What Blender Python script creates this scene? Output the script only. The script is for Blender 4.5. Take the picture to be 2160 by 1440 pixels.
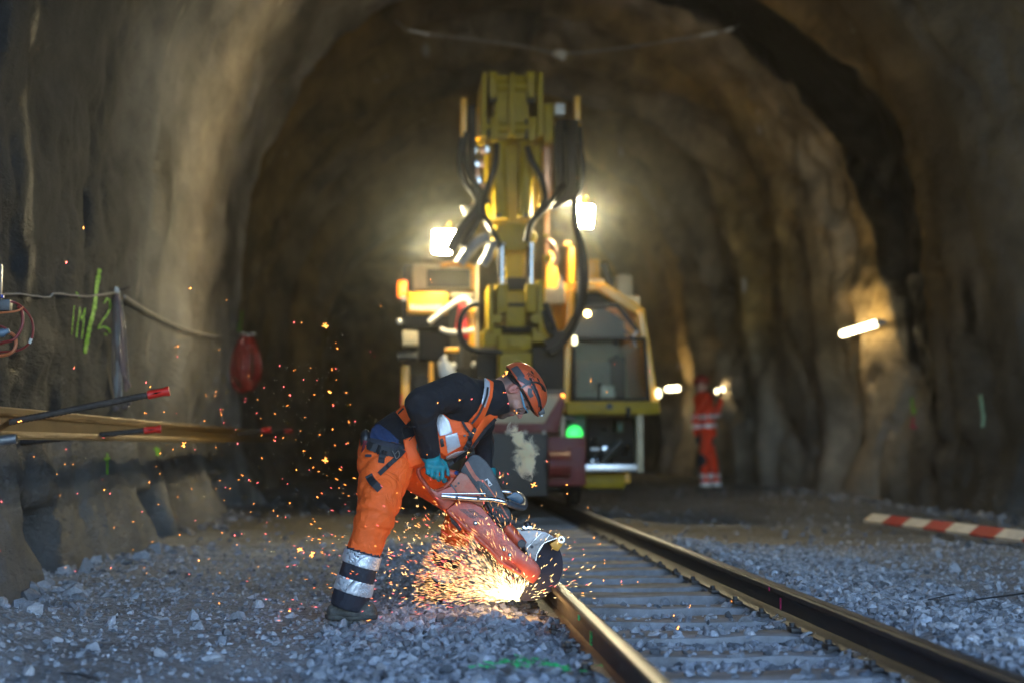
import bpy, bmesh, math, random
import numpy as np
from mathutils import Vector, Matrix, Euler
from mathutils.bvhtree import BVHTree

R = math.radians
random.seed(7)
rng = np.random.default_rng(11)
scene = bpy.context.scene
for _o in list(bpy.data.objects):
    bpy.data.objects.remove(_o)
COL = scene.collection

# ------------------------------------------------------------------ camera
FPX = 3300.0                       # focal length in pixels of a 2160 px wide frame (55 mm)
CAM = Vector((0.0, 0.0, 0.86))
YAW = math.atan(230 / FPX)
PITCH = math.atan(210 / math.hypot(FPX, 230))
cam_d = bpy.data.cameras.new('camera')
cam = bpy.data.objects.new('camera', cam_d)
COL.objects.link(cam)
cam.location = CAM
cam.rotation_euler = Euler((R(90) + PITCH, 0, -YAW), 'XYZ')
cam_d.sensor_width = 36.0
cam_d.lens = 36.0 * FPX / 2160
cam_d.clip_start = 0.1
cam_d.clip_end = 400
cam_d.dof.use_dof = True
cam_d.dof.focus_distance = 7.62
cam_d.dof.aperture_fstop = 1.25
cam_d.dof.aperture_blades = 0
scene.camera = cam
CR = cam.rotation_euler.to_matrix()

def at(px, py, y):
    """the point at world depth y that the photograph shows at (px, py)"""
    d = CR @ Vector(((px - 1080) / FPX, -(py - 720) / FPX, -1.0))
    return CAM + d * ((y - CAM.y) / d.y)

# ------------------------------------------------------------------ world, sun, exposure
world = bpy.data.worlds.new('World')
scene.world = world
world.use_nodes = True
wn = world.node_tree
wn.nodes.clear()
_out = wn.nodes.new('ShaderNodeOutputWorld')
_bg = wn.nodes.new('ShaderNodeBackground')
_sky = wn.nodes.new('ShaderNodeTexSky')
_sky.sky_type = 'NISHITA'
_sky.sun_disc = False
SUN_EL, SUN_AZ = R(38), R(15)       # the sun stands high above the hill the tunnel runs into
_sky.sun_elevation = SUN_EL
_sky.sun_rotation = SUN_AZ
_sky.ozone_density = 4.0
_bg.inputs['Strength'].default_value = 0.15
wn.links.new(_sky.outputs[0], _bg.inputs[0])
wn.links.new(_bg.outputs[0], _out.inputs[0])
sun_d = bpy.data.lights.new('sun', 'SUN')
sun_d.energy = 2.0
sun_d.angle = R(0.53)
sun_d.color = (1.0, 0.95, 0.88)
sun = bpy.data.objects.new('sun', sun_d)
COL.objects.link(sun)
_sd = Vector((math.sin(SUN_AZ) * math.cos(SUN_EL), math.cos(SUN_AZ) * math.cos(SUN_EL), math.sin(SUN_EL)))
sun.rotation_euler = _sd.to_track_quat('Z', 'Y').to_euler()
scene.view_settings.view_transform = 'Standard'
scene.view_settings.look = 'None'
scene.view_settings.gamma = 1.0
scene.view_settings.use_curve_mapping = False
scene.view_settings.exposure = 3.5
scene.cycles.use_denoising = True
try:
    scene.cycles.denoiser = 'OPENIMAGEDENOISE'
except Exception:
    pass
scene.cycles.max_bounces = 12
scene.cycles.diffuse_bounces = 4
scene.cycles.glossy_bounces = 3
scene.cycles.transmission_bounces = 6
scene.cycles.volume_bounces = 10
scene.cycles.transparent_max_bounces = 12
scene.cycles.sample_clamp_indirect = 6
scene.cycles.volume_step_rate = 2.0

# ------------------------------------------------------------------ numpy noise
_P = rng.permutation(4096)
def _h3(i, j, k):
    return _P[(_P[(_P[i & 4095] + j) & 4095] + k) & 4095] / 4095.0 * 2 - 1
def vnoise(x, y, z=None):
    x = np.asarray(x, float); y = np.asarray(y, float)
    z = np.zeros_like(x) if z is None else np.asarray(z, float)
    x, y, z = np.broadcast_arrays(x, y, z)
    xi = np.floor(x).astype(np.int64); yi = np.floor(y).astype(np.int64); zi = np.floor(z).astype(np.int64)
    fx = x - xi; fy = y - yi; fz = z - zi
    fx = fx * fx * (3 - 2 * fx); fy = fy * fy * (3 - 2 * fy); fz = fz * fz * (3 - 2 * fz)
    r = 0
    for a in (0, 1):
        wa = fx if a else 1 - fx
        for b in (0, 1):
            wb = fy if b else 1 - fy
            for c in (0, 1):
                wc = fz if c else 1 - fz
                r = r + wa * wb * wc * _h3(xi + a, yi + b, zi + c)
    return r
def fbm(x, y, z=None, o=4):
    r = 0; a = 1.0; s = 0
    z = np.zeros_like(np.asarray(x, float)) if z is None else z
    for i in range(o):
        r = r + a * vnoise(x * 2 ** i + 17 * i, y * 2 ** i + 5 * i, z * 2 ** i + 3 * i); s += a; a *= 0.5
    return r / s
def sstep(a, b, x):
    t = np.clip((x - a) / (b - a), 0, 1)
    return t * t * (3 - 2 * t)

# ------------------------------------------------------------------ materials
MATS = {}
def mat(name, col, rough=0.6, metal=0.0, var=0.25, scale=8.0, bump=0.15, bscale=60.0, emit=None, estr=0.0,
        dust=0.0, dustcol=(0.33, 0.31, 0.29), spec=0.5, trans=0.0, coat=0.0, attr=None, bdist=0.004):
    if name in MATS:
        return MATS[name]
    m = bpy.data.materials.new(name); m.use_nodes = True
    nt = m.node_tree; N = nt.nodes; L = nt.links
    b = N['Principled BSDF']
    tc = N.new('ShaderNodeTexCoord')
    ns = N.new('ShaderNodeTexNoise'); ns.inputs['Scale'].default_value = scale; ns.inputs['Detail'].default_value = 5
    ns.inputs['Roughness'].default_value = 0.62
    L.new(tc.outputs['Object'], ns.inputs['Vector'])
    rp = N.new('ShaderNodeMapRange'); rp.inputs[1].default_value = 0.3; rp.inputs[2].default_value = 0.7
    rp.inputs[3].default_value = 1 - var; rp.inputs[4].default_value = 1 + var
    L.new(ns.outputs['Fac'], rp.inputs[0])
    if attr:
        ca = N.new('ShaderNodeAttribute'); ca.attribute_name = attr; csrc = ca.outputs['Color']
    else:
        rgb = N.new('ShaderNodeRGB'); rgb.outputs[0].default_value = (*col, 1); csrc = rgb.outputs[0]
    mul = N.new('ShaderNodeVectorMath'); mul.operation = 'SCALE'
    L.new(csrc, mul.inputs[0]); L.new(rp.outputs[0], mul.inputs['Scale'])
    src = mul.outputs[0]
    if dust > 0:
        n2 = N.new('ShaderNodeTexNoise'); n2.inputs['Scale'].default_value = scale * 0.7; n2.inputs['Detail'].default_value = 8
        n2.inputs['Roughness'].default_value = 0.7
        L.new(tc.outputs['Object'], n2.inputs['Vector'])
        r2 = N.new('ShaderNodeMapRange'); r2.inputs[1].default_value = 0.42; r2.inputs[2].default_value = 0.68
        r2.inputs[3].default_value = 0; r2.inputs[4].default_value = dust
        L.new(n2.outputs['Fac'], r2.inputs[0])
        mx = N.new('ShaderNodeMix'); mx.data_type = 'RGBA'
        L.new(r2.outputs[0], mx.inputs[0]); L.new(src, mx.inputs[6]); mx.inputs[7].default_value = (*dustcol, 1)
        src = mx.outputs[2]
    L.new(src, b.inputs['Base Color'])
    rr = N.new('ShaderNodeMapRange'); rr.inputs[3].default_value = max(0.03, rough - 0.12); rr.inputs[4].default_value = min(1, rough + 0.12)
    L.new(ns.outputs['Fac'], rr.inputs[0]); L.new(rr.outputs[0], b.inputs['Roughness'])
    b.inputs['Metallic'].default_value = metal
    b.inputs['Specular IOR Level'].default_value = spec
    b.inputs['Transmission Weight'].default_value = trans
    b.inputs['Coat Weight'].default_value = coat
    if emit:
        b.inputs['Emission Color'].default_value = (*emit, 1); b.inputs['Emission Strength'].default_value = estr
    if bump > 0:
        nb = N.new('ShaderNodeTexNoise'); nb.inputs['Scale'].default_value = bscale; nb.inputs['Detail'].default_value = 4
        L.new(tc.outputs['Object'], nb.inputs['Vector'])
        bp = N.new('ShaderNodeBump'); bp.inputs['Strength'].default_value = bump; bp.inputs['Distance'].default_value = bdist
        L.new(nb.outputs['Fac'], bp.inputs['Height']); L.new(bp.outputs[0], b.inputs['Normal'])
    MATS[name] = m
    return m

# ------------------------------------------------------------------ object helpers
def tag(o, label=None, cat=None, group=None, kind=None):
    if label: o['label'] = label
    if cat: o['category'] = cat
    if group: o['group'] = group
    if kind: o['kind'] = kind
    return o
def empty(name, loc=(0, 0, 0), label=None, cat=None, group=None):
    o = bpy.data.objects.new(name, None); o.location = loc; o.empty_display_size = 0.1
    COL.objects.link(o); return tag(o, label, cat, group)
def link(name, me, m=None, parent=None, smooth=None):
    if m is not None:
        me.materials.append(m)
    o = bpy.data.objects.new(name, me); COL.objects.link(o)
    if parent is not None:
        o.parent = parent
        w = Vector((0, 0, 0)); p = parent
        while p is not None:
            w += p.location; p = p.parent
        o.matrix_parent_inverse = Matrix.Translation(-w) if parent.parent is None else Matrix.Translation(Vector((0, 0, 0)))
    if smooth is not None:
        shade(me, smooth)
    return o
def shade(me, angle=40):
    if angle >= 180:
        me.polygons.foreach_set('use_smooth', [True] * len(me.polygons)); me.update(); return
    me.polygons.foreach_set('use_smooth', [True] * len(me.polygons))
    bm = bmesh.new(); bm.from_mesh(me)
    c = R(angle)
    for e in bm.edges:
        if len(e.link_faces) == 2 and e.calc_face_angle(0) > c:
            e.smooth = False
    bm.to_mesh(me); bm.free()
def np_mesh(name, V, F):
    """F: (n,3) or (n,4) int array"""
    V = np.asarray(V, np.float32); F = np.asarray(F, np.int32)
    me = bpy.data.meshes.new(name)
    me.vertices.add(len(V)); me.vertices.foreach_set('co', V.ravel())
    n, k = F.shape
    me.loops.add(n * k); me.loops.foreach_set('vertex_index', F.ravel())
    me.polygons.add(n); me.polygons.foreach_set('loop_start', np.arange(0, n * k, k, dtype=np.int32))
    me.polygons.foreach_set('loop_total', np.full(n, k, np.int32))
    me.update(calc_edges=True); me.validate()
    return me
def set_col(me, C, name='Col'):
    a = me.color_attributes.new(name, 'FLOAT_COLOR', 'POINT')
    C = np.asarray(C, np.float32)
    if C.shape[1] == 3:
        C = np.concatenate([C, np.ones((len(C), 1), np.float32)], 1)
    a.data.foreach_set('color', C.ravel())

class MB:
    """collects primitives into one mesh"""
    def __init__(s): s.bm = bmesh.new()
    def box(s, lo, hi, bevel=0.0, rot=None, pivot=None):
        lo = Vector(lo); hi = Vector(hi); c = (lo + hi) / 2; d = hi - lo
        M = Matrix.Translation(c) @ (rot.to_4x4() if rot else Matrix.Identity(4)) @ Matrix.Diagonal((abs(d.x), abs(d.y), abs(d.z), 1))
        g = bmesh.ops.create_cube(s.bm, size=1, matrix=M)
        if bevel > 0:
            es = list({e for v in g['verts'] for e in v.link_edges})
            bmesh.ops.bevel(s.bm, geom=es, offset=min(bevel, 0.45 * min(abs(d.x), abs(d.y), abs(d.z))), segments=2, affect='EDGES', profile=0.6)
        return s
    def prism(s, pts, y0, y1, bevel=0.0):
        """pts: list of Vector lying around a plane y=const; extruded between y0 and y1"""
        vs = [s.bm.verts.new((p[0], y0, p[-1])) for p in pts]
        f = s.bm.faces.new(vs)
        ex = bmesh.ops.extrude_face_region(s.bm, geom=[f])
        nv = [e for e in ex['geom'] if isinstance(e, bmesh.types.BMVert)]
        for v in nv: v.co.y = y1
        fs = list({ff for v in vs + nv for ff in v.link_faces})
        bmesh.ops.recalc_face_normals(s.bm, faces=fs)
        if bevel > 0:
            es = [e for e in {e for v in vs + nv for e in v.link_edges}]
            bmesh.ops.bevel(s.bm, geom=es, offset=bevel, segments=2, affect='EDGES', profile=0.6, clamp_overlap=True)
        return s
    def tube(s, pts, r, n=8, caps=True):
        pts = [Vector(p) for p in pts]
        rr = r if isinstance(r, (list, tuple)) else [r] * len(pts)
        rings = []; up = None
        for i, p in enumerate(pts):
            t = (pts[min(i + 1, len(pts) - 1)] - pts[max(i - 1, 0)]).normalized()
            if up is None:
                up = Vector((0, 0, 1)) if abs(t.z) < 0.9 else Vector((0, 1, 0))
            a = t.cross(up)
            if a.length < 1e-4: a = t.orthogonal()
            a.normalize(); b = a.cross(t).normalized(); up = b
            rings.append([s.bm.verts.new(p + (a * math.cos(2 * math.pi * k / n) + b * math.sin(2 * math.pi * k / n)) * rr[i]) for k in range(n)])
        for i in range(len(rings) - 1):
            for k in range(n):
                s.bm.faces.new((rings[i][k], rings[i][(k + 1) % n], rings[i + 1][(k + 1) % n], rings[i + 1][k]))
        if caps:
            s.bm.faces.new(rings[0]); s.bm.faces.new(list(reversed(rings[-1])))
        return s
    def cyl(s, a, b, r, n=16, r2=None):
        return s.tube([a, b], [r, r if r2 is None else r2], n)
    def ball(s, c, r, seg=12, scale=(1, 1, 1), rot=None):
        M = Matrix.Translation(Vector(c)) @ (rot.to_4x4() if rot else Matrix.Identity(4)) @ Matrix.Diagonal((*scale, 1))
        bmesh.ops.create_uvsphere(s.bm, u_segments=seg, v_segments=max(6, seg // 2), radius=r, matrix=M); return s
    def poly(s, pts):
        s.bm.faces.new([s.bm.verts.new(p) for p in pts]); return s
    def build(s, name, m=None, parent=None, smooth=40, warp=None):
        bmesh.ops.recalc_face_normals(s.bm, faces=s.bm.faces)
        me = bpy.data.meshes.new(name); s.bm.to_mesh(me); s.bm.free()
        if warp:
            for v in me.vertices: v.co = warp(v.co)
        return link(name, me, m, parent, smooth)
def spline(pts, n=6):
    """Catmull-Rom through pts"""
    pts = [Vector(p) for p in pts]; P = [pts[0] * 2 - pts[1]] + pts + [pts[-1] * 2 - pts[-2]]
    out = []
    for i in range(1, len(P) - 2):
        for k in range(n):
            t = k / n; p0, p1, p2, p3 = P[i - 1], P[i], P[i + 1], P[i + 2]
            out.append(0.5 * ((2 * p1) + (p2 - p0) * t + (2 * p0 - 5 * p1 + 4 * p2 - p3) * t * t + (3 * p1 - p0 - 3 * p2 + p3) * t ** 3))
    out.append(pts[-1]); return out

# ------------------------------------------------------------------ tunnel vault
CX = 2.2
def curve_x(y):
    return -0.010 * np.maximum(0, np.asarray(y, float) - 44) ** 2
NPROF = 400
def _profile():
    pts = []
    for z in np.linspace(-0.5, 2.9, 60): pts.append((-4.42 + 0.03 * z, z))
    for a in np.linspace(0, math.pi, 300):
        x = -math.cos(a) * 4.33; z = 3.0 + 4.6 * math.sin(a) ** 0.97
        pts.append((x, z))
    for z in np.linspace(2.9, -0.5, 60): pts.append((4.55 - 0.06 * z, z))
    P = np.array(pts); s = np.concatenate([[0], np.cumsum(np.hypot(*np.diff(P, axis=0).T))])
    return P, s
_PR, _PS = _profile()
PLEN = _PS[-1]
def wall_pts(s, y):
    """surface of the sprayed-concrete vault; s arc length from the left foot, y depth"""
    s = np.asarray(s, float); y = np.asarray(y, float)
    s, y = np.broadcast_arrays(s, y)
    x = np.interp(s, _PS, _PR[:, 0]); z = np.interp(s, _PS, _PR[:, 1])
    e = 0.05
    dx = np.interp(s + e, _PS, _PR[:, 0]) - np.interp(s - e, _PS, _PR[:, 0])
    dz = np.interp(s + e, _PS, _PR[:, 1]) - np.interp(s - e, _PS, _PR[:, 1])
    ln = np.hypot(dx, dz) + 1e-9
    nx, nz = dz / ln, -dx / ln                      # points into the room
    left = sstep(PLEN * 0.62, PLEN * 0.4, s)
    # blast rounds: ridges that run round the vault
    yy = y + 0.6 * vnoise(s * 0.35, y * 0.12) + 0.035 * (s - PLEN * .5) * np.sign(s - PLEN * .5)
    far = sstep(21, 25, y)
    nl = 1 - 0.75 * left * (1 - far)
    d = (0.16 * nl + 0.62 * far) * (np.abs(vnoise(yy * 0.60, s * 0.11, 4.2)) - 0.3) + (0.07 * nl + 0.26 * far) * (np.abs(vnoise(yy * 1.25, s * 0.24, 9.0)) - 0.3)
    d = d + 0.10 * fbm(y * 0.5, s * 0.5, 2.0, 3)
    d = d + 0.07 * fbm(y * 0.8, s * 1.3, 6.0, 4) + 0.030 * fbm(y * 2.0, s * 3.6, 1.0, 4)
    # the near section stands further in on the left, with a clear edge at about 22 m
    edge = 22.3 + 0.35 * vnoise(s * 0.8, 3.3) + 0.25 * vnoise(s * 2.1, 8.8)
    d = d - 0.42 * left * sstep(edge - 0.35, edge + 0.45, y)
    d = d - 0.06 * left
    # foot of the left wall: bulging toe with undercut hollows
    toe = left * sstep(0.95, -0.1, z) * sstep(34, 26, y)
    d = d + toe * (0.30 + 0.22 * vnoise(y * 0.8, z * 0.5, 7.7) + 0.10 * fbm(y * 2.2, z * 2.2, 3.3, 4))
    # crevices between the sprayed layers
    cv = vnoise(yy * 0.75, s * 0.28, 20.5) + 0.35 * fbm(y * 1.8, s * 1.2, 14.0, 3)
    d = d - (0.07 + 0.14 * far + 0.05 * (1 - left)) * np.exp(-(cv / 0.10) ** 2)
    cw = vnoise(y * 0.8, s * 0.7, 40.5) + 0.5 * fbm(y * 1.4, s * 2.2, 15.0, 4)
    d = d - 0.028 * np.exp(-(cw / 0.07) ** 2)
    hol = sstep(0.02, 0.35, vnoise(y * 0.85 + 0.4, z * 0.5, 31.0) + 0.25 * vnoise(y * 3.1, z * 3.1, 2.0)) * sstep(0.50, 0.30, z) * left * sstep(26, 20, y)
    d = d - 0.50 * hol
    # a ledge shadowed under the stored rail
    d = d + 0 * z
    rt = (1 - left) * sstep(0.9, 0.1, z)
    d = d + rt * (0.15 + 0.2 * vnoise(y * 0.7, 0.3, 5.1))
    X = CX + x + nx * d + curve_x(y); Z = z + nz * d
    return X, y + 0 * X, Z
def seep_shade_fn(s, y):
    """dark seep bands on the wall, shadow painted into the right one (1 = darkest)"""
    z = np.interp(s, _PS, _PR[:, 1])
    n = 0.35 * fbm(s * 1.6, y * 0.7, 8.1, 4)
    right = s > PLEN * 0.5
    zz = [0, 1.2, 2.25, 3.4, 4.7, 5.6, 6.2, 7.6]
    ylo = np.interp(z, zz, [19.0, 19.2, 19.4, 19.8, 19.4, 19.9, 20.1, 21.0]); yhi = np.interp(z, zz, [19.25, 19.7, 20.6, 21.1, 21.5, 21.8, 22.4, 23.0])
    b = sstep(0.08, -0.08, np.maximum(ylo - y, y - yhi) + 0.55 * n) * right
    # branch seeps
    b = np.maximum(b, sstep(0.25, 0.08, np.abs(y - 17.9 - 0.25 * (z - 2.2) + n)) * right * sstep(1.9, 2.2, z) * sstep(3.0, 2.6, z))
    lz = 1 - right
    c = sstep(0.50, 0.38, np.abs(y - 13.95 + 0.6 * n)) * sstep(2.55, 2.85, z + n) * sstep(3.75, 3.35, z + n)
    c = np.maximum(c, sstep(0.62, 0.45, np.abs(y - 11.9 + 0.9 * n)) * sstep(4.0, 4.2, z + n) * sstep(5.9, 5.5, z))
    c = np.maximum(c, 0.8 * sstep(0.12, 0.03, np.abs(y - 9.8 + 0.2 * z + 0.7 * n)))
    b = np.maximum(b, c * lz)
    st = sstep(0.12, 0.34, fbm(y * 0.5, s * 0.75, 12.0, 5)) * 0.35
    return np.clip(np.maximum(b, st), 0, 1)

def build_tunnel():
    ys = [-1.5]
    while ys[-1] < 78:
        y = ys[-1]
        ys.append(y + (0.3 if y < 4 else 0.045 if y < 12 else 0.06 if y < 24 else 0.10 if y < 32 else 0.25))
    ys = np.array(ys); S = np.linspace(0, PLEN, 330)
    SS, YY = np.meshgrid(S, ys)
    X, Y, Z = wall_pts(SS, YY)
    V = np.stack([X, Y, Z], -1).reshape(-1, 3)
    ny, ns = SS.shape
    idx = np.arange(ny * ns).reshape(ny, ns)
    F = np.stack([idx[:-1, :-1], idx[:-1, 1:], idx[1:, 1:], idx[1:, :-1]], -1).reshape(-1, 4)
    me = np_mesh('tunnel_vault', V, F)
    st = seep_shade_fn(SS, YY).reshape(-1)
    s01 = (SS / PLEN).reshape(-1)
    z01 = Z.reshape(-1)
    # r = seep and painted shadow, g = iron-brown tint, b = painted light level
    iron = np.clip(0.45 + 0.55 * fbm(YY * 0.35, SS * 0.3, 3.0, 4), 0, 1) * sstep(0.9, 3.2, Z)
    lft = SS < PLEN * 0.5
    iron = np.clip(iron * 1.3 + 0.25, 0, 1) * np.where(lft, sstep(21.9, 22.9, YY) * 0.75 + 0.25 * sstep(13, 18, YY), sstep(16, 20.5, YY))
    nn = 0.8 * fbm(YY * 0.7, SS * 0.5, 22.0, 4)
    pale = 0.85 * np.where(lft, 0.28 + 1.6 * sstep(12.0, 17.5, YY + 2.5 * nn) - 0.60 * sstep(21.9, 22.8, YY), 0.60 + 1.7 * sstep(18.5, 22, YY + 2 * nn))  # light painted into the colour: dim near left, bright along lamplit stretches
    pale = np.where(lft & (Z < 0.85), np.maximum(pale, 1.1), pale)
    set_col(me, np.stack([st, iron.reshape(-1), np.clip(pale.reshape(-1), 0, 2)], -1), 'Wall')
    m = bpy.data.materials.new('sprayed_concrete'); m.use_nodes = True
    nt = m.node_tree; N = nt.nodes; L = nt.links; b = N['Principled BSDF']
    tc = N.new('ShaderNodeTexCoord')
    at_ = N.new('ShaderNodeAttribute'); at_.attribute_name = 'Wall'
    sp = N.new('ShaderNodeSeparateColor'); L.new(at_.outputs['Color'], sp.inputs[0])
    mp = N.new('ShaderNodeMapping'); mp.inputs['Scale'].default_value = (1.2, 0.36, 0.85)
    L.new(tc.outputs['Object'], mp.inputs[0])
    n1 = N.new('ShaderNodeTexNoise'); n1.inputs['Scale'].default_value = 1.3; n1.inputs['Detail'].default_value = 9; n1.inputs['Roughness'].default_value = 0.65
    L.new(mp.outputs[0], n1.inputs['Vector'])
    cr = N.new('ShaderNodeValToRGB'); e = cr.color_ramp.elements
    e[0].position = 0.33; e[0].color = (0.095, 0.095, 0.096, 1); e[1].position = 0.68; e[1].color = (0.27, 0.262, 0.248, 1)
    L.new(n1.outputs['Fac'], cr.inputs[0])
    mi = N.new('ShaderNodeMix'); mi.data_type = 'RGBA'; mi.blend_type = 'MULTIPLY'
    L.new(sp.outputs[1], mi.inputs[0]); L.new(cr.outputs[0], mi.inputs[6]); mi.inputs[7].default_value = (1.45, 0.93, 0.30, 1)
    # pale lime spots
    n3 = N.new('ShaderNodeTexNoise'); n3.inputs['Scale'].default_value = 2.2; n3.inputs['Detail'].default_value = 3
    mp3 = N.new('ShaderNodeMapping'); mp3.inputs['Scale'].default_value = (1, 1, 0.4); mp3.inputs['Location'].default_value = (4, 8, 2)
    L.new(tc.outputs['Object'], mp3.inputs[0]); L.new(mp3.outputs[0], n3.inputs['Vector'])
    r3 = N.new('ShaderNodeMapRange'); r3.inputs[1].default_value = 0.70; r3.inputs[2].default_value = 0.76; r3.inputs[4].default_value = 0.7
    L.new(n3.outputs['Fac'], r3.inputs[0])
    m3 = N.new('ShaderNodeMix'); m3.data_type = 'RGBA'; L.new(r3.outputs[0], m3.inputs[0]); L.new(mi.outputs[2], m3.inputs[6]); m3.inputs[7].default_value = (0.5, 0.45, 0.38, 1)
    ms = N.new('ShaderNodeMix'); ms.data_type = 'RGBA'
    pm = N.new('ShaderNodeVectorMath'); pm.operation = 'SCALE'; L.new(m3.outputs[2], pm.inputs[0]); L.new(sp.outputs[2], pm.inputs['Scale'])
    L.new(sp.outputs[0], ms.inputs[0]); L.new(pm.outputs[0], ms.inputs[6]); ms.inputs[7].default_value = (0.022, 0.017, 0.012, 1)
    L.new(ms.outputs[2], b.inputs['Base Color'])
    rr = N.new('ShaderNodeMapRange'); rr.inputs[3].default_value = 0.85; rr.inputs[4].default_value = 0.5
    L.new(sp.outputs[0], rr.inputs[0]); L.new(rr.outputs[0], b.inputs['Roughness'])
    b.inputs['Specular IOR Level'].default_value = 0.3
    n4 = N.new('ShaderNodeTexNoise'); n4.inputs['Scale'].default_value = 22; n4.inputs['Detail'].default_value = 6; n4.inputs['Roughness'].default_value = 0.7
    mp4 = N.new('ShaderNodeMapping'); mp4.inputs['Scale'].default_value = (1.0, 0.40, 1.0); L.new(tc.outputs['Object'], mp4.inputs[0]); L.new(mp4.outputs[0], n4.inputs['Vector'])
    n5 = N.new('ShaderNodeTexNoise'); n5.inputs['Scale'].default_value = 3.2; n5.inputs['Detail'].default_value = 6; n5.inputs['Roughness'].default_value = 0.6
    L.new(mp.outputs[0], n5.inputs['Vector'])
    b1 = N.new('ShaderNodeBump'); b1.inputs['Strength'].default_value = 1.0; b1.inputs['Distance'].default_value = 0.055
    L.new(n4.outputs['Fac'], b1.inputs['Height'])
    b2 = N.new('ShaderNodeBump'); b2.inputs['Strength'].default_value = 0.7; b2.inputs['Distance'].default_value = 0.10
    L.new(n5.outputs['Fac'], b2.inputs['Height']); L.new(b1.outputs[0], b2.inputs['Normal']); L.new(b2.outputs[0], b.inputs['Normal'])
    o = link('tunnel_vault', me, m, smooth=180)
    tag(o, kind='structure')
    o['label'] = 'rough sprayed concrete tunnel vault'
    return o
vault = build_tunnel()
_vb = BVHTree.FromPolygons([v.co for v in vault.data.vertices], [tuple(p.vertices) for p in vault.data.polygons])
def on_wall(px, py, off=0.0):
    d = (at(px, py, 10) - CAM).normalized()
    h, n, i, dist = _vb.ray_cast(CAM, d)
    if n.dot(d) > 0: n = -n
    return h + n * off, n

# closing rock face at the far end, beyond the bend
mb = MB(); mb.box((-22, 77.5, -1), (12, 78.5, 9)); mb.build('rock_face', vault.data.materials[0]); tag(bpy.data.objects['rock_face'], kind='structure')

# ------------------------------------------------------------------ ground
RX0, RX1 = 0.76, 1.83              # rail centre lines
def ground_z(x, y):
    x = np.asarray(x, float); y = np.asarray(y, float)
    z = 0.028 * fbm(x * 0.8, y * 0.5, 1.0, 4) + 0.012 * fbm(x * 4, y * 4, 2.0, 3)
    inner = sstep(0.30, 0.0, np.abs(x - 1.295) - 0.62)
    z = z * (1 - 0.7 * inner) - 0.035 * inner
    z = z + 0.070 * np.exp(-((x - 2.25) / 0.32) ** 2) + 0.045 * np.exp(-((x - 0.48) / 0.22) ** 2)
    z = z + 0.060 * (np.exp(-((x - 0.76) / 0.09) ** 2) + np.exp(-((x - 1.83) / 0.09) ** 2)) * inner
    z = z - 0.03 * inner * sstep(7.4, 8.2, y)
    z = z + 0.22 * sstep(-1.35, -2.1, x) * sstep(8.6, 6.5, y)
    z = z + 0.03 * sstep(5.3, 6.4, x) * (1 + 0.6 * fbm(x, y, 4., 2))
    z = z + 0.06 * vnoise(x * 0.4, y * 0.3, 9.) * sstep(12, 18, y) * (1 - inner)
    return z
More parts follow.
